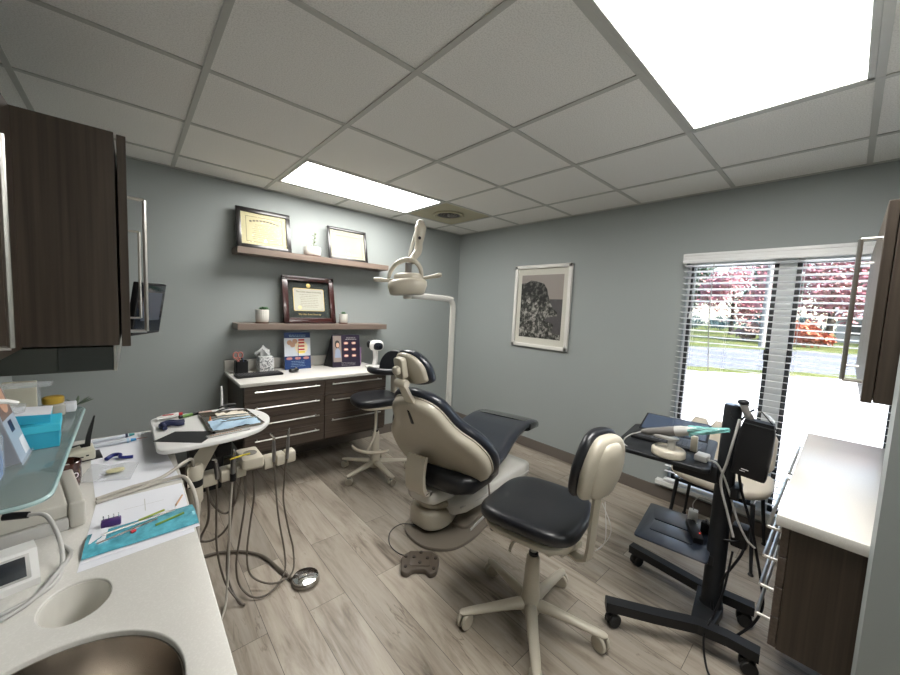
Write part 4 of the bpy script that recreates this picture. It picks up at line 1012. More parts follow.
def hslab(k, zs, ins):
    rings = []
    for z, i_ in zip(zs, ins): rings.append([Vector((x*(1+k)*(1-i_), .03+(y-.03)*(1+k)*(1-i_), z-2.2*(x*(1-i_))**2)) for x, y in spline2(hp, 3)])
    return M().loft(rings, mat=hmx)
obj('headrest_shell', hslab(0, (-.045, -.025, -.015), (0, .02, .12)), BEIGE, t, local=True, angle=70)
obj('headrest_cushion', hslab(.12, (-.105, -.098, -.075, -.055, -.045), (.16, .06, 0, 0, .04)), NAVYV, t, local=True, angle=80)
# foot pedal on its cord and the loop of cable under the chair
fp = thing('foot_pedal', 'brown five button foot control on the floor by the chair base', 'foot control', (-1.965, -1.91, 0), R(-20))
PR = rounded([(-.085, -.03), (-.075, .055), (-.02, .075), (.05, .072), (.095, .02), (.085, -.05), (.045, -.075), (.025, -.045), (-.025, -.04), (-.05, -.065)], .02, 4)
pr_ = Matrix.Rotation(R(-20), 4, 'Z')
FP0 = Vector((-1.965, -1.91, 0))
def uvfp(a, b_): # a along image right, b away from the viewer
    return FP0+Vector((.745, -.665, 0))*a*1.15+Vector((.665, .745, 0))*b_*1.2
PW = [(-.085, -.065), (-.095, .035), (-.055, .075), (.055, .078), (.095, .04), (.085, -.055), (.05, -.078), (.03, -.045), (-.03, -.048), (-.05, -.078)]
pl = [tuple(uvfp(a, b_)[:2]) for a, b_ in rounded(PW, .025, 4)]
obj('housing', M().prism(pl, 0, .030, .007, seg=3), BROWNP, fp)
pl = [tuple(uvfp(a, b_)[:2]) for a, b_ in rounded([(-.05, -.03), (-.06, .065), (.06, .068), (.05, -.03)], .01, 3)]
obj('top_plate', M().prism(pl, .030, .036, .003), BROWNP, fp)
for a, b_, z in ((0, .055, .036), (-.032, .022, .036), (.034, .018, .036), (0, -.012, .036), (-.072, .03, .03), (.074, .026, .03), (-.066, -.035, .03), (.068, -.04, .03)):
    c = uvfp(a, b_); obj('button', M().lathe([(.010, 0), (.009, .005), (0, .006)], (c.x, c.y, z), 14), plain('dark_button', (.035, .028, .022), .5) if (a, b_, z) == (0, .055, .036) else bpy.data.materials['dark_button'], fp)
tag(obj('pedal_cord', M().tube([uvfp(-.01, .075)+Vector((0, 0, .012)), (-1.99, -1.78, .005), (-2.0, -1.66, .004), (-1.93, -1.555, .006), (-1.84, -1.56, .026), (-1.76, -1.66, .03), (-1.70, -1.72, .028)], .0028, 6, 8), INK), 'thin black cord from the foot control to the chair base', 'cord')
def chw(x, y, z): return Matrix.Translation((J[0], J[1], 0)) @ Matrix.Rotation(TH, 4, 'Z') @ Vector((x, y, z))
tag(obj('chair_cable', M().tube([chw(.06, -.24, .36), chw(.04, -.262, .28), chw(.05, -.265, .16), chw(.08, -.262, .06), chw(.12, -.27, .03), chw(.25, -.262, .03), chw(.36, -.258, .03)], .0055, 8, 8), HOSE), 'grey brown cable hanging down the near side of the dental chair', 'cable')

# ------------------------------------------------------------------ dental light on its post
t = thing('dental_light', 'beige dental operating light on a tall bent post behind the chair', 'dental light', (-1.165, -1.20, 0))
obj('post', M().tube([(-1.165, -1.20, .0), (-1.165, -1.20, 1.42), (-1.165, -1.20, 1.435)], .0235, 16, 0).tube([(-1.165, -1.20, 1.43), (-1.17, -1.20, 1.465), (-1.19, -1.20, 1.495), (-1.227, -1.20, 1.508), (-1.625, -1.20, 1.518)], .0235, 16, 5), PEARL, t)
obj('post_flange', M().lathe([(.09, 0), (.09, .012), (.05, .02), (.03, .05), (.0235, .055)], (-1.165, -1.20, 0), 28), PEARL, t)
obj('spindle', M().lathe([(0, 1.49), (.03, 1.49), (.034, 1.505), (.034, 1.56), (.026, 1.575), (.022, 1.66), (0, 1.66)], (-1.62, -1.20, 0), 20), PEARL, t)
AR = [(-1.62, -1.20, 1.64), (-1.615, -1.20, 1.80), (-1.58, -1.215, 1.96), (-1.572, -1.24, 2.02)]
obj('lower_arm', M().tube(AR, [.014, .012, .012, .016], 10), PEARL, t)
obj('spring_arm', M().tube([(-1.566, -1.25, 2.03), (-1.570, -1.26, 2.00), (-1.578, -1.265, 1.94), (-1.582, -1.265, 1.89), (-1.582, -1.26, 1.855)], [.028, .042, .036, .027, .03], 16, 4).ball((-1.565, -1.25, 2.03), .030), BEIGE, t)
obj('elbow', M().tube([(-1.582, -1.26, 1.865), (-1.592, -1.265, 1.825), (-1.622, -1.27, 1.79), (-1.65, -1.28, 1.755), (-1.658, -1.28, 1.735)], [.030, .029, .026, .026, .018], 14, 4), BEIGE, t)
obj('joint_screw', M().lathe([(0, 0), (.012, 0), (.010, .006), (0, .006)], (0, 0, 0), 12, mat=Matrix.Translation((-1.60, -1.294, 1.92)) @ Matrix.Rotation(PI/2, 4, 'X')), BLACKP, t)
LR = Vector((.745, -.665, 0)); LV = Vector((.665, .745, 0)); LC = Vector((-1.675, -1.28, 1.605))
lm = Matrix(((LR.x, LV.x, 0, LC.x), (LR.y, LV.y, 0, LC.y), (0, 0, 1, LC.z), (0, 0, 0, 1)))
def domef(p): return Vector((p.x, p.y, p.z*(1-.0)+.05*(p.x/.13)*0-.10*p.x*0))
obj('housing', M().loft([[Vector((x*.0+a*wx, b_*wy-.02, z+.08*a*wx)) for a, b_ in [(math.copysign(abs(math.cos(q))**.8, math.cos(q)), math.copysign(abs(math.sin(q))**.8, math.sin(q))) for q in [2*PI*k/32 for k in range(32)]]] for x, z, wx, wy in ((0, -.092, .100, .08), (0, -.085, .118, .095), (0, -.03, .136, .108), (0, .0, .132, .105), (0, .018, .11, .09))], mat=lm), BEIGE, t, angle=60)
obj('reflector_cap', M().cushion((0, -.0, .028), (.20, .17, .07), .8, 28, mat=lm @ Matrix.Rotation(R(-3), 4, 'Y')), BEIGE, t)
ap = [Vector((-.138, -.01, .0)), Vector((-.12, -.02, .07)), Vector((-.075, -.03, .125)), Vector((-.01, -.03, .150)), Vector((.05, -.03, .138)), Vector((.085, -.02, .095)), Vector((.098, -.01, .03))]
obj('yoke', M().tube(ap, [.010, .014, .017, .018, .018, .016, .012], 10, 5, mat=lm), BEIGE, t)
obj('yoke_stem', M().tube([(0, -.0, .02), (.0, -.005, .13)], .024, 12, 0, mat=lm), GREYP, t)
for s, dz in ((-1, -.005), (1, .02)):
    obj('handle', M().tube([(s*.10, -.01, .01+dz), (s*.17, -.02, .012+dz*1.6), (s*.215, -.03, .015+dz*2), (s*.235, -.03, .016+dz*2.2)], [.010, .014, .017, .012], 10, 4, mat=lm), BEIGE, t)

# ------------------------------------------------------------------ delivery unit
t = thing('delivery_unit', 'white tray table on a beige arm with handpiece holders over the left counter end', 'delivery unit', (-2.86, -1.50, 0))
TZ = .868; DU = t
outl = rounded([(-3.080, -1.262), (-3.073, -1.745), (-2.93, -1.738), (-2.80, -1.722), (-2.70, -1.665), (-2.645, -1.57), (-2.63, -1.48), (-2.65, -1.38), (-2.71, -1.30), (-2.80, -1.262)], .06, 5)
obj('tray_top', M().prism(outl, TZ-.020, TZ, .006, seg=3), WHITEP, t)
obj('tray_bracket', M().prism(rrect(-2.90, -1.60, -2.76, -1.42, .02), TZ-.045, TZ-.0205, .006), BEIGED, t)
obj('swing_arm', M().loft([[Vector((x+a, y+b_, z+c)) for a, b_, c in ((-.022, -.02, -h), (.022, .02, -h), (.022, .02, h), (-.022, -.02, h))] for x, y, z, h in ((-2.955, -1.63, .700, .040), (-2.925, -1.60, .745, .038), (-2.875, -1.54, .795, .030), (-2.83, -1.49, .818, .020))]), BEIGED, t, angle=30)
obj('pivot_housing', M().lathe([(0, .58), (.026, .58), (.030, .59), (.030, .652)], (-2.950, -1.62, 0), 24), BEIGE, t)
obj('brake_ring', M().lathe([(.028, .652), (.0295, .654), (.0295, .680), (.028, .682)], (-2.950, -1.62, 0), 24), BLACKP, t)
obj('arm_cap', M().lathe([(.030, .682), (.031, .687), (.031, .735), (.024, .745), (0, .745)], (-2.950, -1.62, 0), 24), BEIGE, t)
obj('support_column', M().tube([(-2.950, -1.62, .60), (-2.950, -1.62, .53), (-2.975, -1.61, .485), (-3.036, -1.58, .47)], .020, 12, 4), BEIGED, t)
obj('unit_body', M().box((-2.86, -1.50, .70), (-2.79, -1.42, .822), .012), BLACKP, t)
def barx(x0, x1, y0=-1.535, y1=-1.465, zc0=None):
    f = lambda x: .616+(x+2.90)*.062
    return [[Vector((x, (y0+y1)/2+(y1-y0)/2*a, f(x)+.030*b_)) for a, b_ in [(math.copysign(abs(math.cos(q))**.45, math.cos(q)), math.copysign(abs(math.sin(q))**.45, math.sin(q))) for q in [2*PI*k/24+.01 for k in range(24)]]] for x in (x0, x0+.004, x1-.004, x1)]
def seg_(x0, x1):
    rg = barx(x0, x1); 
    for i in (0, 3):
        c = sum(rg[i], Vector())/len(rg[i]); rg[i] = [c+(p-c)*.86 for p in rg[i]]
    return M().loft(rg)
hold = [(-2.912, -2.853), (-2.843, -2.792), (-2.782, -2.738), (-2.662, -2.611), (-2.604, -2.563), (-2.556, -2.512)]
for a, b_ in hold: obj('holder_segment', seg_(a, b_), BEIGE, t, angle=50)
obj('bar_core', M().box((-2.90, -1.515, .612), (-2.52, -1.478, .636), .004), BEIGED, t)
obj('control_pad', M().loft([[Vector((x, y, z)) for x, y in rrect(-2.762+i_, -1.565+i_, -2.668-i_, -1.40-i_, .012, 5)] for z, i_ in ((.638, .008), (.644, 0), (.676, 0), (.686, .003), (.689, .010))]), BEIGE, t, angle=50)
obj('pad_button', M().lathe([(.030, 0), (.030, .002), (.027, .002), (.027, .0006), (0, .0006)], (-2.713, -1.485, .689), 28), GREYP, t)

A_ = [(-2.857, -1.535, 0.64), (-2.857, -1.52, 0.534), (-2.859, -1.52, 0.421), (-2.857, -1.52, 0.271), (-2.824, -1.52, 0.09), (-2.775, -1.595, 0.014), (-2.765, -1.61, .012), (-2.785, -1.58, .018), (-2.815, -1.50, 0.119), (-2.804, -1.49, 0.295), (-2.786, -1.485, 0.442), (-2.775, -1.485, .60)]
B_ = [(-2.796, -1.54, 0.64), (-2.804, -1.52, 0.459), (-2.809, -1.52, 0.285), (-2.82, -1.53, 0.064), (-2.849, -1.609, 0.012), (-2.93, -1.75, .010)]
C_ = [(-2.62, -1.54, 0.66), (-2.605, -1.52, 0.489), (-2.589, -1.52, 0.319), (-2.558, -1.52, 0.113), (-2.569, -1.54, 0.022), (-2.65, -1.605, 0.010), (-2.72, -1.594, 0.012), (-2.765, -1.52, 0.048), (-2.78, -1.52, 0.165), (-2.76, -1.52, 0.324), (-2.743, -1.52, 0.461), (-2.736, -1.50, 0.60)]
D_ = [(-2.557, -1.54, 0.66), (-2.559, -1.5, 0.491), (-2.56, -1.5, 0.389), (-2.535, -1.5, 0.237), (-2.509, -1.5, 0.106), (-2.536, -1.566, 0.030), (-2.63, -1.573, 0.024), (-2.709, -1.5, 0.056), (-2.73, -1.5, 0.179), (-2.715, -1.5, 0.345), (-2.699, -1.5, 0.474), (-2.704, -1.5, 0.60)]
def handpiece(label, hose, top, r, mat, hosemat, ring=None, r_h=.0045, bend=(0, 0, .02), kind='dental_handpiece'):
    b0 = Vector(hose[0]); h_ = thing(kind, label, 'handpiece', tuple(b0)); tp = Vector(top)
    obj('hose', M().tube(hose, r_h, 8, 6), hosemat, h_)
    up = (tp-b0)
    obj('grip', M().tube([b0-Vector((0, 0, .02)), b0+up*.15, b0+up*.5, b0+up*.85], [r*.8, r, r*1.05, r*.8], 14, 3), mat, h_)
    obj('tip', M().tube([b0+up*.84, tp, tp+Vector(bend)], [r*.75, r*.6, r*.35], 10, 3), CHROME, h_)
    if ring: obj('connector', M().lathe([(r*1.1, 0), (r*1.1, .035)], (b0.x, b0.y, b0.z-.045), 14), BLACKP, h_)
    return h_
HPM = plain('handpiece_metal', (.30, .30, .31), .3, .9)
handpiece('short metal handpiece in the leftmost holder nearest the counter', A_, (-2.865, -1.545, .715), .010, HPM, HOSE, bend=(-.014, -.004, .004))
handpiece('metal handpiece with black connector and pale hose beside the yellow tip', B_, (-2.792, -1.545, .735), .011, HPM, HOSEL, ring=1, r_h=.0055, bend=(0, 0, .012))
handpiece('tall slim chrome syringe with angled tip right of the control pad', C_, (-2.622, -1.545, .765), .0085, HPM, HOSE, bend=(-.018, -.004, .024))
handpiece('tall slim straight handpiece in the holder at the right end of the bar', D_, (-2.553, -1.545, .775), .0085, HPM, HOSE, bend=(.004, 0, .024))
tag(obj('yellow_tip', M().tube([(-2.815, -1.58, .715), (-2.775, -1.58, .722), (-2.735, -1.58, .724)], [.0028, .004, .004], 8, 3), YELL), 'yellow plastic suction tip lying across the metal handpieces', 'tip')
obj('hose', M().tube([(-2.897, -1.5, 0.60), (-2.875, -1.5, 0.498), (-2.82, -1.5, 0.426), (-2.776, -1.5, 0.475), (-2.75, -1.5, 0.597), (-2.748, -1.5, 0.62)], .005, 8, 8), HOSE, DU)
obj('hose', M().tube([(-2.888, -1.46, 0.60), (-2.878, -1.45, 0.464), (-2.883, -1.45, 0.384), (-2.905, -1.43, 0.314), (-2.90, -1.38, 0.256), (-2.853, -1.38, 0.244), (-2.803, -1.39, 0.279), (-2.777, -1.40, 0.356), (-2.775, -1.42, .60)], .0055, 8, 8), HOSE, DU)
# rheostat
t = thing('foot_rheostat', 'round metal foot rheostat disc on the floor at the end of a thick hose', 'foot control', (-2.49, -1.63, 0))
obj('base', M().lathe([(.064, 0), (.068, .004), (.068, .014), (.062, .02)], (-2.49, -1.63, 0), 36), TAUPE, t)
obj('disc', M().lathe([(.062, .02), (.064, .024), (.062, .03), (.030, .038), (0, .040)], (-2.49, -1.63, 0), 36, cap=False), CHROME, t)
obj('hose', M().tube([(-2.545, -1.585, .012), (-2.57, -1.48, .010), (-2.617, -1.301, .010), (-2.729, -1.172, .010), (-2.855, -1.125, .010), (-2.96, -1.16, .010)], .0085, 10, 8), HOSE, t)
# ------------------------------------------------------------------ scanner cart
CARTM = plain('dark_metal_sky_sheen', (.024, .031, .047), .28, coat=.3)  # blue of the reflected sky is mixed into the metal colour
t = thing('scanner_cart', 'black rolling cart with round post, tray and slotted lower shelf by the window', 'cart', (-1.10, -3.05, 0))
def beam(pts, w_, z0, z1):
    rg = []
    for i, (x, y) in enumerate(pts):
        a = Vector(pts[max(0, i-1)]); b_ = Vector(pts[min(len(pts)-1, i+1)]); tg = (b_-a).normalized(); nr = Vector((-tg.y, tg.x))*w_/2
        rg.append([Vector((x+nr.x, y+nr.y, z0)), Vector((x-nr.x, y-nr.y, z0)), Vector((x-nr.x, y-nr.y, z1)), Vector((x+nr.x, y+nr.y, z1))])
    return M().loft(rg)
leg_pts = [[(-1.505, -2.735), (-1.40, -2.905), (-1.305, -3.045), (-1.275, -3.15), (-1.268, -3.255)], [(-.985, -2.645), (-1.0, -2.82), (-1.02, -3.02), (-1.0, -3.10), (-.985, -3.20)]]
for pts in leg_pts:
    lg = obj('foot_bar', beam(pts, .050, .078, .120), BLACKM, t, smooth=False)
    for (x, y), ca in ((pts[0], 70), (pts[-1], 20)):
        x2, y2 = x+(.02 if y > -3 else 0), y+(-.03 if y > -3 else .03)
        ax = Vector((math.cos(R(ca)), math.sin(R(ca)), 0)); rot = Vector((0, 0, 1)).rotation_difference(ax).to_matrix().to_4x4()
        cm_ = M()
        for sg_ in (-1, 1): cm_.lathe([(0, -.010), (.026, -.010), (.030, -.006), (.030, .006), (.026, .010), (0, .010)], (0, 0, 0), 22, mat=Matrix.Translation(Vector((x2, y2, .030))+ax*.014*sg_) @ rot)
        obj('caster', cm_, RUBBER, lg)
        obj('caster_fork', M().lathe([(.006, .02), (.018, .045), (.020, .062), (.012, .0775)], (x2, y2, 0), 14).box((-.012, -.012, .035), (.012, .034, .062), .006, mat=Matrix.Translation((x2, y2, 0)) @ Matrix.Rotation(R(ca), 4, 'Z')), BLACKP, lg)
PO = Vector((-1.128, -3.060))
obj('hub', M().prism(rounded([(-1.29, -3.10), (-1.29, -3.02), (-1.02, -2.985), (-1.02, -3.08), (-1.13, -3.11)], .02), .079, .118, .004), BLACKM, t)
obj('post', M().lathe([(.046, .118), (.040, .13), (.037, .6), (.033, 1.055), (.030, 1.066), (0, 1.067)], (PO.x, PO.y, 0), 32), BLACKM, t)
obj('post_cap', M().lathe([(.031, 1.064), (.030, 1.069), (0, 1.070)], (PO.x, PO.y, 0), 32, cap=False), CARTM, t)
def slab(name, z0, z1, a, d, w_, L, r, mat, bev=.004, holes=()):
    """rounded plate: near corner a, long direction d"""
    d = Vector(d).normalized(); n = Vector((-d.y, d.x)); n = -n if n.x < 0 else n
    tr = lambda p: (a[0]+d.x*p[0]+n.x*p[1], a[1]+d.y*p[0]+n.y*p[1])
    return plate([[tr(p) for p in rrect(0, 0, L, w_, r)]]+[[tr(p) for p in h] for h in holes], z0, z1, bev)
td = (.05, -.35)
obj('tray', slab('t', .780, .800, (-1.365, -2.64), td, .50, .40, .03, BLACKM), BLACKM, t)
obj('cable_box', M().box((-1.12, -3.16, .42), (-1.05, -3.10, .52), .01), BLACKP, t)
obj('tray_neck', M().box((-1.18, -3.04, .70), (-1.07, -2.86, .7795), .01), BLACKM, t)
sd2 = (.04, -.287)
sh = slab('s', .360, .370, (-1.300, -2.757), sd2, .40, .30, .015, CARTM, .002, [rrect(.05, y, .23, y+.010, .004) for y in (.10, .22)])
obj('lower_shelf', sh, CARTM, t, smooth=True)
gr = M()
for y in (.10, .22):
    d = Vector(sd2).normalized(); n = Vector((-d.y, d.x)); n = -n if n.x < 0 else n
    c = [(-1.300+d.x*a+n.x*b_, -2.757+d.y*a+n.y*b_) for a, b_ in ((.048, y-.002), (.232, y-.002), (.232, y+.012), (.048, y+.012))]; gr.prism(c, .356, .3595)
obj('slot_liner', gr, BLACKP, t)
obj('shelf_bracket', M().box((-1.17, -3.06, .31), (-1.07, -2.95, .3595), .008), BLACKM, t)
obj('post_clamp', M().box((-1.18, -3.12, .655), (-1.075, -3.09, .71), .006), BLACKP, t)

# laptop folded flat on the tray, its screen coloured blue for the window's reflection
ZT = .8005
t = thing('laptop', 'open dark laptop lying on the black cart tray behind the scanner', 'laptop', (-1.0, -2.8, ZT))
td_ = Vector((.05, -.35, 0)).normalized(); tn = Vector((.35, .05, 0)).normalized()
o_ = Vector((-1.17, -2.655, ZT)); mtl = Matrix(((td_.x, tn.x, 0, o_.x), (td_.y, tn.y, 0, o_.y), (0, 0, 1, o_.z), (0, 0, 0, 1)))
obj('base', M().box((0, 0, .0), (.32, .17, .014), .004, mat=mtl), BLACKP, t)
k_ = M(); [k_.box((.02+c*.0205, .03+r_*.022, .0135), (.02+c*.0205+.017, .03+r_*.022+.018, .0155), .001, 1, mat=mtl) for c in range(14) for r_ in range(5)]
obj('keys', k_, plain('laptop_keys', (.03, .03, .033), .4), t)
lid = mtl @ Matrix.Translation((0, .172, .012)) @ Matrix.Rotation(R(13), 4, 'X')
obj('lid', M().box((0, 0, -.006), (.32, .21, .002), .003, mat=lid), BLACKP, t)
obj('screen', M().box((.010, .012, .002), (.310, .20, .0028), mat=lid), plain('laptop_screen', (.035, .055, .10), .14, coat=.8), t)  # blue base colour stands in for the reflected window
# scanner on its charging cradle
t = thing('scanner_cradle', 'round beige charging cradle on the cart tray holding the scanner wand', 'cradle', (-1.275, -2.86, ZT))
CCx, CCy = -1.268, -2.862
obj('base', M().lathe([(.066, 0), (.070, .004), (.070, .026), (.064, .034), (.058, .036), (.056, .030), (0, .029)], (CCx, CCy, ZT), 40), BEIGED, t)
obj('stem', M().prism(rrect(CCx-.012, CCy-.025, CCx+.012, CCy+.005, .008), ZT+.0295, ZT+.085, .003), LGREY, t)
obj('holder', M().cushion((CCx, CCy+.02, ZT+.083), (.045, .12, .02), .8, 20), LGREY, t)
wv = Vector((.02, -.285, .085)).normalized()*.94
w0 = Vector((-1.275, -2.742, ZT+.078))
t = thing('scanner_wand', 'dark handled scanner wand with beige nose resting on the round cradle', 'scanner', tuple(w0))
obj('grip', M().tube([w0, w0+wv*.03, w0+wv*.09, w0+wv*.13, w0+wv*.165], [.010, .017, .020, .023, .021], 16, 4), GREYP, t)
obj('nose', M().tube([w0+wv*.155, w0+wv*.18, w0+wv*.22, w0+wv*.25], [.0235, .024, .020, .013], 16, 4), LGREY, t)
obj('tip', M().tube([w0+wv*.245, w0+wv*.30, w0+wv*.335], [.012, .010, .009], 12, 3), WHITEP, t)
obj('cable', M().tube([w0, w0+Vector((-.02, .05, -.03)), w0+Vector((-.03, .07, -.070)), w0+Vector((-.045, .02, -.085)), w0+Vector((-.04, -.05, -.088))], .003, 8, 6), LGREY, t)
# teal sleeve over the tip
G = []; s0 = w0+wv*.215; side = Vector((1, 0, 0)); rg = random.Random(5)
def sleeve_pt(u, a):
    r_ = .022*(1-.35*u)+.006*math.sin(a*5+u*9); c = s0+wv*(.155*u); up = wv.cross(side)
    return c+side*r_*math.cos(a)*1.2+up*r_*math.sin(a)*(1-.5*u)
rings = [[sleeve_pt(u, 2*PI*k/22) for k in range(22)] for u in [i/10 for i in range(11)]]
tag(obj('plastic_sleeve', M().loft(rings, cap=False), hazy('teal_film', (.22, .52, .50), .68, .12), smooth=False), 'wrinkled teal plastic sleeve over the tip of the scanner wand', 'sleeve')
t = thing('adapter_stand', 'small upright beige bracket beside the cart post on the tray', 'bracket', (-1.175, -2.985, ZT))
obj('foot', M().box((-1.235, -3.005, ZT), (-1.165, -2.955, ZT+.028), .006), LGREY, t)
obj('upright', M().box((-1.205, -2.957, ZT+.028), (-1.185, -2.93, ZT+.10), .004), BEIGED, t)
tag(obj('scanner_cable', M().tube([(-1.215, -3.005, ZT+.012), (-1.20, -3.04, .80), (-1.17, -3.08, .70), (-1.165, -3.12, .58), (-1.16, -3.16, .50), (-1.15, -3.19, .47)], .0045, 8, 8), LGREY), 'beige cable running from the bracket down across the black post', 'cable')
# pouch hung on the post
t = thing('accessory_pouch', 'black accessory pouch hanging on the side of the cart post', 'pouch', (-1.165, -3.155, .775))
pm_ = Matrix.Translation((-1.175, -3.143, .782)) @ Matrix.Rotation(R(4), 4, 'X')
obj('bag', M().loft([[Vector((x, y, z)) for x, y in rrect(-.030-k*.3, -.058-k, .030+k*.3, .058+k, .012)] for z, k in ((0, -.002), (.006, 0), (.12, .002), (.20, -.002), (.245, -.010))], mat=pm_), BLACKP, t, angle=50)
obj('flap_edge', M().box((-.032, -.050, .226), (.031, .050, .231), .002, mat=pm_), BLACKM, t)
obj('lettering', M().box((-.0322, -.000, .030), (-.0310, .024, .034), mat=pm_).box((-.0322, .010, .022), (-.0310, .028, .0245), mat=pm_), WHITEP, t)
obj('strap', M().tube([pm_ @ Vector((0, .06, .23)), (-1.15, -3.115, 1.045), (-1.12, -3.13, 1.06)], .004, 6, 4), BLACKP, t)
G = [[Vector((-1.20+.07*v_+.01*math.sin(6*u+3*v_), -3.12-.085*u+.006*math.sin(9*v_), 1.0+.075*math.sin(PI*(.15+.7*u))*(1-.25*v_))) for u in [i/10 for i in range(11)]] for v_ in (0, .35, .7, 1)]
tag(obj('clear_bag', M().sheet(G, .0005), FILM), 'crumpled clear plastic bag on top of the black pouch', 'bag')
t = thing('suction_wand', 'grey handheld wand with beige tube standing in the black pouch', 'wand', (-1.17, -3.13, .98))
obj('body', M().tube([(-1.165, -3.14, .975), (-1.17, -3.125, 1.03), (-1.175, -3.11, 1.06), (-1.165, -3.10, 1.088)], [.016, .015, .013, .016], 12, 4), GREYP, t)
obj('knob', M().ball((-1.165, -3.098, 1.092), .019, (1.2, 1.1, .7)), BLACKP, t)
obj('tube', M().tube([(-1.19, -3.095, 1.02), (-1.20, -3.085, .93), (-1.195, -3.07, .82), (-1.185, -3.055, .72), (-1.19, -3.09, .60), (-1.19, -3.12, .50)], .0052, 8, 8), LGREY, t)
wl = [(-1.17, -3.10, 1.06), (-1.175, -3.075, 1.075), (-1.18, -3.06, 1.05), (-1.18, -3.065, 1.02), (-1.17, -3.09, 1.0)]
tag(obj('wire_loop', M().tube(wl, .0018, 6, 6).tube([(-1.165, -3.11, 1.085), (-1.17, -3.15, 1.075), (-1.175, -3.185, 1.04), (-1.175, -3.215, 1.0), (-1.17, -3.20, .985)], .0022, 6, 6), BLACKP), 'thin black wire loops sticking out above the black pouch', 'wire')
# power things on the lower shelf
ZS = .3705
t = thing('power_adapter', 'white power adapter standing on the lower cart shelf', 'adapter', (-.985, -2.925, ZS), R(10))
obj('case', M().box((-.020, -.020, 0), (.020, .020, .088), .005), WHITEP, t, local=True)
obj('plug_wire', M().tube([(0, 0, .088), (.0, .005, .12), (.03, -.02, .15), (.06, -.08, .13), (.05, -.14, .09)], .0022, 6, 6), LGREY, t, local=True)
t = thing('power_strip', 'black power strip with small red light leaning on the lower cart shelf', 'power strip', (-1.05, -2.95, ZS))
psm = Matrix.Translation((-1.075, -2.955, ZS+.020)) @ Matrix.Rotation(R(28), 4, 'Z') @ Matrix.Rotation(R(-6), 4, 'Y')
obj('case', M().box((-.075, -.022, -.010), (.075, .022, .020), .005, mat=psm), BLACKP, t)
obj('switch_light', M().box((-.035, -.016, .0205), (-.030, -.011, .022), .001, mat=psm), emit('red_switch', (1, .06, .03), .8), t)
tag(obj('charger_block', M().box((-1.01, -3.005, ZS), (-.975, -2.965, ZS+.055), .006), BLACKP), 'black charger block beside the white power adapter', 'charger')
cab = [(-1.045, -2.99, ZS+.03), (-1.08, -3.0, .36), (-1.12, -3.02, .40), (-1.14, -3.04, .37), (-1.13, -3.03, .32)]
tag(obj('coiled_cable', M().tube([(-.99, -2.985, ZS+.057), (-1.01, -2.99, .445), (-1.07, -3.01, .455), (-1.10, -3.03, .45), (-1.15, -3.06, .45), (-1.145, -3.12, .46), (-1.10, -3.14, .46)], .005, 8, 8), BLACKP), 'black cable looping from the charger block round the cart post', 'cable')
tag(obj('power_cable', M().tube([(-1.15, -3.105, .80), (-1.155, -3.125, .70), (-1.15, -3.17, .56), (-1.14, -3.20, .43), (-1.13, -3.22, .33), (-1.12, -3.235, .22), (-1.11, -3.215, .12), (-1.13, -3.17, .04), (-1.15, -3.14, .012), (-1.19, -3.11, .06), (-1.165, -3.07, .14), (-1.15, -3.09, .25), (-1.13, -3.145, .40), (-1.09, -3.15, .45)], .0055, 8, 8), BLACKP), 'thick black cable hanging from the pouch side of the cart to the floor', 'cable')
tag(obj('floor_cord', M().tube([(-1.16, -3.12, .42), (-1.19, -3.11, .25), (-1.235, -3.09, .135), (-1.285, -3.085, .124), (-1.325, -3.08, .08), (-1.345, -3.095, .008), (-1.42, -3.13, .006), (-1.48, -3.20, .006)], .0042, 8, 8), BLACKP), 'black cord crossing the near foot bar of the cart to the floor', 'cord')

# ------------------------------------------------------------------ guest chair by the window
t = thing('guest_chair', 'cream upholstered chair on thin black legs in front of the window', 'chair', (-.33, -2.9, 0))
def seatf(p):
    q = p.copy(); q.z += .02*(abs(p.y)/.25)**2+.012*(p.x/.24)**2; return q
obj('seat', M().cushion((-.325, -2.91, .435), (.47, .51, .085), .6, 40, fn=seatf), CREAMF, t, angle=80)
for y in (-2.73, -2.85, -2.97, -3.09):
    rings = []
    for z, x, w_, th in ((.50, -.165, .035, .02), (.53, -.155, .054, .032), (.64, -.14, .0565, .036), (.71, -.128, .054, .033), (.745, -.125, .034, .018)):
        rings.append([Vector((x+th*math.cos(q), y+w_*math.sin(q), z)) for q in [2*PI*k/24 for k in range(24)]])
    obj('backrest', M().loft(rings), CREAMF, t, angle=80)
obj('seat_frame', M().tube([(-.50, -2.72, .395), (-.50, -3.10, .395), (-.15, -3.10, .395), (-.15, -2.72, .395), (-.50, -2.72, .395)], .009, 8, 0).tube([(-.15, -2.85, .395), (-.12, -2.82, .45), (-.135, -2.79, .55)], .008, 8, 3).tube([(-.15, -2.97, .395), (-.12, -3.0, .45), (-.135, -3.02, .55)], .008, 8, 3), BLACKM, t)
for x, y, dx, dy in ((-.50, -2.72, -.03, .03), (-.50, -3.10, -.03, -.03), (-.15, -3.10, .055, -.035), (-.15, -2.72, .055, .035)):
    lg = obj('leg', M().tube([(x, y, .40), (x+dx*.6, y+dy*.6, .16), (x+dx, y+dy, .008)], [.012, .010, .008], 10, 0), BLACKM, t)
    obj('foot_cap', M().lathe([(.012, 0), (.014, .004), (.010, .014)], (x+dx, y+dy, 0), 12), RUBBER, lg)

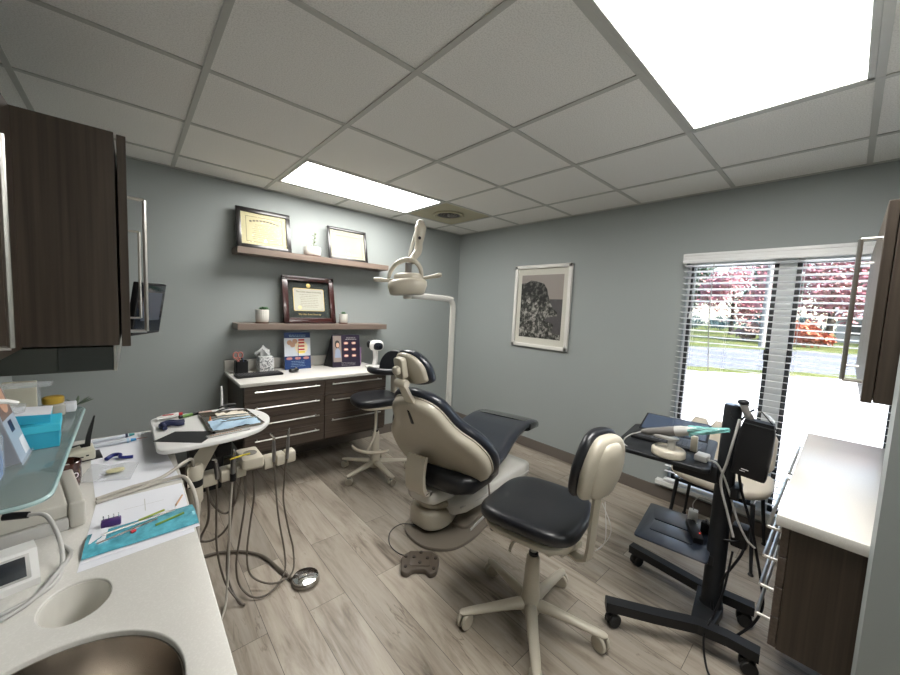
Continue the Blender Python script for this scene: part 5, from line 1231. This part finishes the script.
# ------------------------------------------------------------------ things on the delivery tray
TT = TZ+.0004
tag(obj('black_sheet', M().prism([(-3.079, -1.618), (-3.005, -1.535), (-2.862, -1.622), (-2.938, -1.732)], TT, TT+.0012), BLACKP, smooth=False), 'flat black square sheet on the near left of the white tray', 'sheet')
t = thing('instrument_tray', 'shallow steel instrument tray full of blue paper and tools', 'tray', (-2.80, -1.50, TT))
PT = [(-2.898, -1.345), (-2.893, -1.655), (-2.690, -1.640), (-2.708, -1.378)]
def ptq(u, v_, z): # u right, v near
    a = Vector(PT[0]).lerp(Vector(PT[3]), u); b_ = Vector(PT[1]).lerp(Vector(PT[2]), u); q = a.lerp(b_, v_); return Vector((q.x, q.y, z))
def inset(k): return [ptq(*uv, 0) for uv in ((k, k), (k, 1-k), (1-k, 1-k), (1-k, k))]
rg = [[Vector((p.x, p.y, z)) for p in inset(k)] for k, z in ((.04, TT), (-.01, TT+.013), (.005, TT+.0135), (.045, TT+.002))]
obj('pan', M().loft(rg), STEEL, t, smooth=False)
rgn = random.Random(11)
def rumple(u0, v0, u1, v1, z, amp, n=14, sk=0):
    return [[ptq(u0+(u1-u0)*i/n+sk*j/n, v0+(v1-v0)*j/n, z+amp*(.5+.5*math.sin(i*.75+j*.55))*(.35+.65*math.sin(PI*i/n))*(.4+.6*math.sin(PI*j/n))+.0025*math.sin(i*2.1+j*1.4)) for j in range(n+1)] for i in range(n+1)]
tag(obj('blue_napkin', M().sheet(rumple(.05, .45, .97, .93, TT+.006, .018), .0008), PALEB), 'crumpled pale blue paper towel in the steel instrument tray', 'napkin')
tag(obj('white_gauze', M().sheet(rumple(.30, .05, .95, .42, TT+.006, .016), .001), plain('cream_gauze', (.66, .60, .50), .85)), 'crumpled cream gauze at the back of the steel instrument tray', 'gauze')
for k, (u0, v0, u1, v1) in enumerate([(.08, .60, .85, .72), (.12, .50, .9, .58), (.2, .8, .95, .84)]):
    p = ptq(u0, v0, TT+.030); q = ptq(u1, v1, TT+.031)
    lb = ['metal explorer lying across the middle of the blue napkin', 'metal mirror handle lying at the back edge of the blue napkin', 'metal scaler lying along the near edge of the blue napkin'][k]
    tag(obj('dental_instrument', M().tube([p, p.lerp(q, .15), p.lerp(q, .2), p.lerp(q, .8), p.lerp(q, .85), q+Vector((0, 0, .004))], [.0012, .002, .0035, .0035, .002, .001], 8, 3), CHROME), lb, 'instrument', 'instruments on the blue napkin')
c = ptq(.12, .40, TT+.0025); tag(obj('orange_cone', M().lathe([(.008, 0), (.008, .004), (.005, .006), (.002, .022), (0, .023)], tuple(c), 14), ORANGE), 'tiny orange cone shaped tip in the steel tray', 'tip')
c = ptq(.02, .0, TT); tag(obj('pink_block', M().box((c.x-.005, c.y+.012, TT), (c.x+.05, c.y+.034, TT+.012), .004), plain('pale_pink', (.55, .40, .34), .7)), 'pale pink bite block behind the steel tray', 'block')
t = thing('ointment_tube', 'white ointment tube with red print on the far left of the tray', 'tube', (-3.02, -1.315, TT))
obj('body', M().loft([[Vector((x, y0+hw*math.cos(q), TT+.012+hh*math.sin(q))) for q in [2*PI*k/16 for k in range(16)]] for x, hw, hh, y0 in ((-3.055, .018, .002, -1.33), (-3.03, .017, .009, -1.325), (-2.99, .013, .0115, -1.315), (-2.975, .011, .011, -1.312))]), WHITEP, t)
obj('cap', M().lathe([(.008, 0), (.008, .014), (0, .014)], (0, 0, 0), 14, mat=Matrix.Translation((-2.974, -1.312, TT+.012)) @ Matrix.Rotation(PI/2, 4, 'Y')), RED, t)
obj('print', M().box((-3.035, -1.335, TT+.0205), (-2.995, -1.325, TT+.0222), .0005), RED, t)
t = thing('marker_pen', 'green and black marker pen behind the navy glove', 'pen', (-2.95, -1.30, TT))
obj('barrel', M().tube([(-2.965, -1.345, TT+.008), (-2.925, -1.325, TT+.008)], .0078, 12, 0), plain('green_pen', (.12, .25, .05), .4), t)
obj('cap', M().tube([(-2.925, -1.325, TT+.008), (-2.885, -1.305, TT+.008)], [.0085, .0075], 12, 0).tube([(-2.975, -1.350, TT+.008), (-2.965, -1.345, TT+.008)], .008, 12, 0), BLACKP, t)
gl = M()
for k, (a, b_) in enumerate([((-3.045, -1.435), (-2.965, -1.425)), ((-3.04, -1.455), (-2.968, -1.46)), ((-3.045, -1.445), (-3.035, -1.50))]):
    a = Vector((*a, TT+.011)); b_ = Vector((*b_, TT+.010)); gl.tube([a, a.lerp(b_, .35)+Vector((0, .004, .004)), a.lerp(b_, .7)+Vector((0, -.003, 0)), b_], [.010, .0105, .0095, .0085], 10, 4)
gl.cushion((-3.042, -1.455, TT+.0095), (.028, .05, .018), .8, 16)
tag(obj('nitrile_glove', gl, NAVY), 'crumpled navy blue glove on the white tray', 'glove')
t = thing('curing_stick', 'thin white upright instrument standing behind the steel tray', 'instrument', (-2.800, -1.300, TT))
obj('shaft', M().tube([(-2.800, -1.300, TT+.012), (-2.800, -1.305, TT+.075), (-2.803, -1.307, TT+.125)], [.0065, .0055, .0045], 12, 3), WHITEP, t)
obj('foot', M().lathe([(.014, 0), (.014, .010), (.007, .012), (0, .012)], (-2.800, -1.300, TT), 16), WHITEP, t)
tag(obj('black_forceps', M().tube([(-2.82, -1.325, TT+.018), (-2.78, -1.315, TT+.03), (-2.74, -1.31, TT+.026)], [.003, .005, .004], 8, 4).tube([(-2.83, -1.33, TT+.004), (-2.79, -1.318, TT+.010), (-2.745, -1.305, TT+.012)], [.003, .004, .003], 8, 4), BLACKP), 'black handled forceps at the back of the white tray', 'forceps')
t = thing('bur_strip', 'clear ruler-like strip with a row of tan teeth at the near edge of the tray', 'strip', (-2.84, -1.70, TT))
a = Vector((-2.915, -1.686, TT)); b_ = Vector((-2.755, -1.665, TT)); dd = (b_-a).normalized(); bmt = Matrix(((dd.x, -dd.y, 0, a.x), (dd.y, dd.x, 0, a.y), (0, 0, 1, a.z), (0, 0, 0, 1)))
obj('strip', M().box((0, -.010, 0), ((b_-a).length, .014, .006), .002, mat=bmt), LGREY, t)
k_ = M(); [k_.lathe([(.0035, .006), (.003, .009), (0, .0095)], (0, 0, 0), 8, mat=bmt @ Matrix.Translation((.015+i*.0085, -.002, 0))) for i in range(14)]
obj('teeth', k_, plain('tan_bur_dots', (.45, .32, .22), .5), t)

# ------------------------------------------------------------------ things on the left counter
Z0 = CZ+.0003
def sheetq(name, pts, z, label, cat='paper', mat=PAPER, grp=None):
    m = M().prism(pts, z, z+.0006); return tag(obj(name, m, mat, smooth=False), label, cat, grp)
sheetq('paper_sheet', [(-3.278, -1.278), (-3.227, -1.885), (-3.018, -1.892), (-3.062, -1.285)], Z0, 'long white paper sheet at the far end of the left counter')
sheetq('paper_sheet', [(-3.222, -1.930), (-3.018, -1.925), (-3.018, -2.255), (-3.236, -2.275)], Z0, 'white paper sheet under the teal instrument pouch')
tag(obj('printed_grid', M().box((-3.115, -2.06, Z0+.0007), (-3.113, -1.98, Z0+.0009)).box((-3.16, -2.02, Z0+.0007), (-3.07, -2.019, Z0+.0009)), LGREY), 'faint cross shaped print on the white sheet by the teal pouch', 'print')
# teal instrument pouch
t = thing('sterile_pouch', 'teal and clear sterilisation pouch with dental instruments on the left counter', 'pouch', (-3.12, -2.17, Z0+.001))
Zp = Z0+.0012
def pq(u, v_, z): # u left to right, v near to far
    A1, A2, A3, A4 = Vector((-3.232, -2.235)), Vector((-3.005, -2.225)), Vector((-3.008, -2.105)), Vector((-3.228, -2.120))
    q = A1.lerp(A2, u).lerp(A4.lerp(A3, u), v_); return Vector((q.x, q.y, z))
obj('paper_back', M().sheet([[pq(u/8, v_/4-.10, Zp+.001*math.sin(u)) for v_ in range(5)] for u in range(9)], .0006), PAPER, t)
obj('film', M().sheet([[pq(u/24, v_/12*.98+.02, Zp+.003+.009*math.sin(PI*v_/12)*(.45+.55*abs(math.sin(u*.9+v_*.7+math.sin(u*2.1))))) for v_ in range(13)] for u in range(25)], .0005), TEAL, t, angle=20)
obj('end_label', M().prism([tuple(pq(*q, 0)[:2]) for q in ((.03, .45), (.16, .35), (.18, .95), (.05, 1.0))], Zp+.0105, Zp+.011), PAPER, t)
for nm, u0, v0, u1, v1, mt_ in (('instrument', .10, .30, .62, .62, CHROME), ('instrument', .15, .62, .80, .80, CHROME), ('green_handle', .60, .35, .88, .52, plain('lime_green_handle', (.16, .30, .04), .5)), ('yellow_handle', .45, .80, .70, .95, plain('lime_yellow_handle', (.30, .36, .05), .5)), ('red_band', .38, .36, .42, .39, RED)):
    a = pq(u0, v0, Zp+.0135); b_ = pq(u1, v1, Zp+.0135); obj(nm, M().tube([a, b_], .003 if nm != 'red_band' else .004, 8, 0), mt_, t)
t = thing('purple_block', 'small purple bur block with metal pins behind the teal pouch', 'bur block', (-3.19, -2.10, Zp))
c0 = Vector((-3.185, -2.095)); obj('block', M().box((c0.x-.020, c0.y-.011, Zp+.001), (c0.x+.020, c0.y+.011, Zp+.018), .003), plain('purple_plastic', (.07, .03, .16), .4), t)
for i in range(4): obj('pin', M().tube([(c0.x-.015+i*.010, c0.y, Zp+.017), (c0.x-.015+i*.010, c0.y, Zp+.030)], .0014, 6, 0), CHROME, t)
tag(obj('wooden_stick', M().tube([(-3.045, -2.085, Zp+.004), (-3.025, -2.03, Zp+.004)], .0025, 8, 0), plain('pale_wood', (.5, .3, .18), .6)), 'thin wooden stick with a red end behind the teal pouch', 'stick')
# beige equipment box under the glass shelf
t = thing('equipment_box', 'beige plastic equipment box on the left counter under the glass shelf', 'equipment box', (-3.42, -1.87, Z0))
em = Matrix(((.985, -.17, 0, -3.235), (.17, .985, 0, -2.050), (0, 0, 1, Z0), (0, 0, 0, 1)))
obj('lower_case', M().box((-.36, 0, 0), (-.032, .32, .032), .004, mat=em), LGREY, t)
obj('upper_case', M().box((-.36, .006, .0325), (-.032, .32, .072), .007, 3, mat=em), plain('warm_grey_plastic', (.47, .45, .40), .4), t)
obj('end_panel', M().box((-.0315, 0, 0), (0, .32, .072), .007, 3, mat=em), plain('warm_grey_plastic_end', (.47, .45, .40), .4), t)
obj('feet', M().box((-.34, .01, -.0), (-.30, .05, .001), mat=em), RUBBER, t)
# small meter with a dark screen
t = thing('apex_locator', 'small white meter with a dark slanted screen at the left edge of the counter', 'meter', (-3.36, -2.28, Z0))
am = Matrix.Translation((-3.290, -2.268, Z0)) @ Matrix.Rotation(R(14), 4, 'Z') @ Matrix.Scale(.80, 4)
obj('case', M().loft([[Vector((x, 0, 0)), Vector((x, .10, 0)), Vector((x, .09, .085)), Vector((x, .035, .088)), Vector((x, 0, .018))] for x in (-.17, 0)], mat=am), WHITEP, t, angle=20)
fm = am @ frame_mat((-.17, .0, .018), (1, 0, 0), (0, .035, .070))
obj('bezel', M().box((.01, .008, .0), (.155, .070, .003), .002, mat=fm), LGREY, t)
obj('screen', M().box((.018, .014, .003), (.147, .064, .0036), mat=fm), SCREEN, t)
t = thing('probe_cable', 'grey cable with a black plug coiled beside the small meter', 'cable', (-3.30, -2.10, Z0))
obj('plug', M().tube([(-3.365, -2.10, Z0+.095), (-3.325, -2.115, Z0+.092)], [.009, .0075], 12, 0), BLACKP, t)
obj('cord', M().tube([(-3.325, -2.115, Z0+.092), (-3.295, -2.13, Z0+.085), (-3.268, -2.19, Z0+.04), (-3.262, -2.26, Z0+.006), (-3.285, -2.32, Z0+.006), (-3.36, -2.36, Z0+.006)], .0045, 10, 8).tube([(-3.27, -2.14, Z0+.006), (-3.252, -2.19, Z0+.006), (-3.262, -2.26, Z0+.015), (-3.30, -2.34, Z0+.006), (-3.38, -2.39, Z0+.006)], .0045, 10, 8), LGREY, t)
# cables running over the counter to the delivery arm
tag(obj('grey_tube', M().tube([(-3.222, -1.915, Z0+.006), (-3.15, -1.885, Z0+.006), (-3.07, -1.86, Z0+.006), (-3.00, -1.80, Z0+.020), (-2.965, -1.68, Z0-.02), (-2.955, -1.64, .745)], .006, 10, 6), HOSEL), 'grey tube crossing the counter up to the beige tray arm', 'tube')
tag(obj('grey_tube', M().tube([(-3.222, -1.938, Z0+.006), (-3.13, -1.91, Z0+.006), (-3.05, -1.885, Z0+.006), (-3.005, -1.90, Z0+.004), (-2.985, -1.98, .77), (-2.985, -2.02, .68), (-2.99, -2.03, .5)], .006, 10, 6), HOSEL), 'grey tube crossing the counter and hanging over its front edge', 'tube')
# dispenser with black fins
t = thing('film_dispenser', 'small beige block with two tall black curved fins on the left counter', 'dispenser', (-3.28, -1.50, Z0))
dm = Matrix.Translation((-3.285, -1.49, Z0)) @ Matrix.Rotation(R(8), 4, 'Z')
obj('block', M().box((-.036, -.055, .004), (.036, .045, .040), .006, 3, mat=dm), plain('cream_plastic', (.55, .53, .43), .4), t)
obj('foot', M().box((-.03, -.05, 0), (.055, .045, .0045), .001, mat=dm), BLACKP, t)
obj('lettering', M().box((-.018, -.0556, .017), (.004, -.0551, .021), mat=dm).box((.010, -.0556, .020), (.018, -.0551, .025), mat=dm), BLACKP, t)
for k, (tx, tz, bx) in enumerate(((.040, .155, .022), (-.060, .055, .01), (-.062, .040, .01))):
    ps = [(.010 if k else .018, 0, .040), (bx-.01*k*.3, 0, .052 if k else .075), ((bx+tx)/2-(.012 if k else 0), 0, (.055 if k else .115)-(.006*k)), (tx, 0, tz)]
    rg = []
    for i, p in enumerate(ps):
        w_ = (.016, .014, .010, .004)[i]; p = Vector(p); rg.append([p+Vector((-w_*.5, -.005, 0)), p+Vector((w_*.5, -.005, 0)), p+Vector((w_*.5, .005, 0)), p+Vector((-w_*.5, .005, 0))])
    obj('fin', M().loft(rg, mat=dm), BLACKP, t)
def syringe(label, a, b_, r, capm, needle=0):
    a = Vector(a); b_ = Vector(b_); d = (b_-a).normalized(); t = thing('syringe', label, 'syringe', tuple(a), group=None)
    obj('barrel', M().tube([a, b_], r, 12, 0), plain('syringe_white', (.62, .66, .72), .3) if 'syringe_white' not in bpy.data.materials else bpy.data.materials['syringe_white'], t)
    obj('collar', M().tube([b_-d*.012, b_-d*.004], r*1.25, 12, 0), NAVY if not needle else PALEB, t)
    obj('tip_cap', M().tube([b_, b_+d*.018], [r*.9, r*.6], 12, 0), capm, t)
    if needle: obj('needle', M().tube([b_+d*.018, b_+d*.055], [.0022, .001], 6, 0), plain('pink_needle_cap', (.5, .25, .25), .5), t)
Z1 = Z0+.001
syringe('white syringe with a teal tip nearest the back end of the counter', (-3.262, -1.335, Z1+.008), (-3.150, -1.320, Z1+.008), .0072, plain('teal_cap', (.02, .25, .26), .4))
syringe('white syringe with a light blue tip and thin pink needle', (-3.258, -1.405, Z1+.008), (-3.145, -1.395, Z1+.008), .0075, plain('sky_blue_cap', (.04, .28, .60), .4), 1)
tag(obj('blue_clip', M().tube([(-3.212, -1.575, Z1+.006), (-3.195, -1.555, Z1+.010), (-3.175, -1.565, Z1+.012), (-3.172, -1.59, Z1+.008), (-3.138, -1.598, Z1+.006)], [.008, .0075, .006, .006, .006], 10, 6), plain('dark_blue_plastic', (.012, .02, .16), .35)), 'dark blue plastic clip on the paper sheet by the syringes', 'clip')
t = thing('zip_bag', 'clear zip bag with a pale yellow piece inside on the left counter', 'bag', (-3.20, -1.70, Z1))
bagq = lambda u, v_, z: Vector((*(Vector((-3.277, -1.745)).lerp(Vector((-3.147, -1.805)), u).lerp(Vector((-3.25, -1.60)).lerp(Vector((-3.122, -1.660)), u), v_)), z))
obj('film', M().sheet([[bagq(u/10, v_/10, Z1+.002+.004*math.sin(u*.9+1)*math.sin(v_*1.1)**2) for v_ in range(11)] for u in range(11)], .0006), FILM, t)
obj('insert', M().cushion(tuple(bagq(.62, .45, Z1+.010)), (.05, .035, .008), .8, 16), plain('pale_yellow', (.62, .58, .36), .6), t)
# mug under the glass
t = thing('brown_mug', 'glossy brown mug with white letters under the glass shelf corner', 'mug', (-3.305, -1.765, Z0))
MG = (-3.303, -1.760)
mg = M().lathe([(.030, .0), (.036, .004), (.040, .03), (.041, .085), (.0385, .087), (.037, .083), (.034, .012), (0, .010)], (*MG, Z0+.0), 36)
obj('cup', mg, MUGB, t)
obj('handle', M().tube([(MG[0]-.038, MG[1], Z0+.07), (MG[0]-.065, MG[1], Z0+.062), (MG[0]-.068, MG[1], Z0+.035), (MG[0]-.038, MG[1], Z0+.02)], .005, 8, 5), MUGB, t)
lt = textm('.CO', .026, Matrix.Identity(4)); 
for v in lt.b.verts:
    a = R(-62)+v.co.x/.0415; v.co = Vector((MG[0]+(.0415+v.co.z)*math.cos(a), MG[1]+(.0415+v.co.z)*math.sin(a), Z0+.045+v.co.y))
obj('lettering', lt, PAPER, t)

# ------------------------------------------------------------------ glass shelf and what stands on it
GZS = 1.05
t = thing('glass_shelf', 'greenish glass shelf with a rounded corner above the left counter', 'shelf', (-3.45, -2.03, GZS))
gm = bpy.data.materials.new('green_glass'); gm.use_nodes = True; g_nt = gm.node_tree; b_ = g_nt.nodes['Principled BSDF']
b_.inputs['Base Color'].default_value = (.20, .27, .27, 1); b_.inputs['Alpha'].default_value = .62; b_.inputs['Roughness'].default_value = .10
obj('pane', M().prism(rounded([(-3.66, -2.41), (-3.256, -2.41), (-3.256, -1.66), (-3.66, -1.66)], .05, 8), GZS-.010, GZS, .0015), gm, t)
ed = [(-3.66, -2.412)]+[p for p in rounded([(-3.66, -2.41), (-3.256, -2.41), (-3.256, -1.66), (-3.66, -1.66)], .05, 8)[9:-9]]
obj('polished_edge', M().tube([(x, y, GZS-.005) for x, y in ed], .0045, 6, 0), hazy('glass_edge', (.45, .62, .62), .85, .1), t)
for y in (-2.25, -1.8): obj('bracket', M().box((-3.6795, y-.01, GZS-.035), (-3.50, y+.01, GZS-.0105), .003), NICKEL, t)
GT = GZS+.0005
t = thing('turquoise_box', 'turquoise cardboard box with a raised white lid on the glass shelf', 'box', (-3.32, -2.035, GT))
bx = Matrix.Translation((-3.273, -2.088, GT)) @ Matrix.Rotation(R(4), 4, 'Z')
obj('body', M().box((-.085, 0, 0), (0, .105, .055), .001, 1, mat=bx), CYANB, t, smooth=False)
obj('rim', M().box((-.088, -.003, .040), (.003, .108, .058), .001, 1, mat=bx), plain('bright_turquoise', (.05, .50, .66), .45), t, smooth=False)
lm_ = bx @ Matrix.Translation((-.06, .02, .060)) @ Matrix.Rotation(R(5), 4, 'Y')
obj('inner_box', M().box((-.05, 0, 0), (.045, .09, .022), .001, 1, mat=lm_), CYANB, t, smooth=False)
obj('lid_top', M().box((-.05, 0, .0222), (.045, .09, .024), .0005, 1, mat=lm_), PAPER, t, smooth=False)
c = lm_ @ Vector((-.015, .03, .0245)); tag(obj('clear_cup', M().lathe([(.016, 0), (.020, .018), (.018, .018), (.014, .003), (0, .003)], tuple(c), 20), CLEAR), 'small clear plastic cup on the white box lid', 'cup')
t = thing('brochure_holder', 'leaning brochure stack with a portrait cover on the glass shelf', 'brochure', (-3.33, -2.16, GT))
bfm = Matrix.Translation((-3.318, -2.195, GT)) @ Matrix.Rotation(R(-14), 4, 'Y')
FB = bfm @ frame_mat((0, 0, 0), (0, 1, 0), (0, 0, 1))
obj('stack', M().box((-.030, 0, 0.008), (0, .095, .205), .001, 1, mat=bfm), plain('grey_brochure_edge', (.30, .31, .34), .5), t, smooth=False)
obj('cover', M().box((.001, .001, .0003), (.094, .204, .0009), mat=FB @ Matrix.Translation((0, 0, 0))), plain('cover_blue_grey', (.38, .45, .55), .35), t)
obj('portrait', M().box((.004, .105, .001), (.090, .200, .0014), mat=FB), plain('portrait_brown', (.18, .12, .10), .4), t)
obj('face_print', M().cushion((0, 0, 0), (.055, .075, .0012), .9, 18, mat=FB @ Matrix.Translation((.052, .152, .0018))), SKIN, t)
obj('white_panel', M().box((.050, .012, .001), (.088, .050, .0014), mat=FB), PAPER, t)
obj('navy_panel', M().box((.030, .072, .001), (.056, .098, .0014), mat=FB), NAVY, t)
obj('holder', M().box((-.04, -.004, .0), (.004, .099, .008), .001, mat=Matrix.Translation((-3.318, -2.195, GT))), CLEAR, t)
t = thing('pump_bottle', 'clear pump bottle half full of blue liquid at the left edge of the glass shelf', 'bottle', (-3.362, -2.255, GT))
PB = (-3.362, -2.255, GT)
obj('liquid', M().lathe([(0, .003), (.026, .003), (.028, .010), (.028, .055), (0, .055)], PB, 28), plain('blue_liquid', (.05, .20, .55), .15), t)
obj('bottle', M().lathe([(0, 0), (.027, 0), (.030, .008), (.030, .085), (.022, .105), (.012, .112), (.012, .12)], PB, 28), hazy('frosted_clear_plastic', (.55, .62, .70), .4, .1), t)
obj('pump', M().lathe([(.014, .118), (.014, .135), (.006, .137), (.006, .152), (.013, .154), (.013, .163), (0, .165)], PB, 20).tube([(PB[0], PB[1], GT+.158), (PB[0]+.03, PB[1]+.01, GT+.158), (PB[0]+.050, PB[1]+.016, GT+.150)], [.006, .005, .004], 8, 3), WHITEP, t)
tag(obj('cream_card', M().box((-3.41, -1.80, GT), (-3.345, -1.785, GT+.118), .001, 1), plain('cream_card', (.66, .62, .50), .6), smooth=False), 'upright cream card with a dark edge at the back of the glass shelf', 'card')
t = thing('acrylic_riser', 'clear acrylic tray standing behind the turquoise box on the glass shelf', 'acrylic stand', (-3.36, -1.87, GT))
obj('top', M().box((-3.44, -1.90, GT+.118), (-3.305, -1.83, GT+.122), .001, 1).box((-3.44, -1.902, GT+.118), (-3.305, -1.899, GT+.132), .001, 1), CLEAR, t)
obj('post', M().box((-3.335, -1.87, GT), (-3.329, -1.864, GT+.118)), CLEAR, t)
obj('foot', M().box((-3.37, -1.90, GT), (-3.30, -1.83, GT+.004)), CLEAR, t)
t = thing('yellow_jar', 'small jar with an amber lid at the far end of the glass shelf', 'jar', (-3.318, -1.755, GT))
obj('glass', M().lathe([(.024, 0), (.026, .004), (.026, .032), (.02, .038)], (-3.318, -1.755, GT), 24), hazy('milky_plastic', (.60, .58, .52), .6, .15), t)
obj('lid', M().lathe([(.022, .038), (.024, .041), (.024, .056), (.02, .059), (0, .060)], (-3.318, -1.755, GT), 24), plain('amber_lid', (.55, .36, .06), .3), t)
tag(obj('paper_packet', M().box((-3.305, -1.74, GT), (-3.272, -1.70, GT+.028), .003, mat=None), PAPER, smooth=False), 'small white folded paper packet beside the amber lidded jar', 'packet')
tag(obj('clear_dish', M().lathe([(.028, 0), (.036, .028), (.034, .028), (.026, .003), (0, .003)], (-3.375, -1.945, GT+.0), 28), CLEAR), 'round clear plastic dish behind the turquoise box', 'dish')
sp2 = M()
for k in range(9): a = k*.75; leaf(sp2, (-3.275, -1.675, GT+.006), (.9*math.cos(a), .9*math.sin(a), .35+.1*(k % 3)), .045, .004)
tag(obj('fern_sprig', sp2, plain('dusty_green', (.10, .14, .09), .6)), 'small dusty green sprig at the far corner of the glass shelf', 'sprig')
# ------------------------------------------------------------------ camera
cam = bpy.data.cameras.new('camera'); co = bpy.data.objects.new('camera', cam); C.objects.link(co)
cam.sensor_width = 36; cam.lens = 356.9975/900*36; cam.clip_start = .02; cam.clip_end = 500
rx = Vector((.74504828, -.66533821, .04720306)); uy = Vector((.02051845, .09359617, .99539879)); fw = Vector((.66669487, .74065162, -.08338538))
co.matrix_world = Matrix(((rx.x, uy.x, -fw.x, -3.13587), (rx.y, uy.y, -fw.y, -3.37087), (rx.z, uy.z, -fw.z, 1.440237), (0, 0, 0, 1)))
sc = bpy.context.scene; sc.camera = co
sc.view_settings.view_transform = 'Standard'; sc.view_settings.look = 'None'; sc.view_settings.gamma = 1; sc.view_settings.use_curve_mapping = False
sc.view_settings.exposure = 1.58
sc.cycles.max_bounces = 8; sc.cycles.diffuse_bounces = 5; sc.cycles.transparent_max_bounces = 24; sc.cycles.sample_clamp_indirect = 6
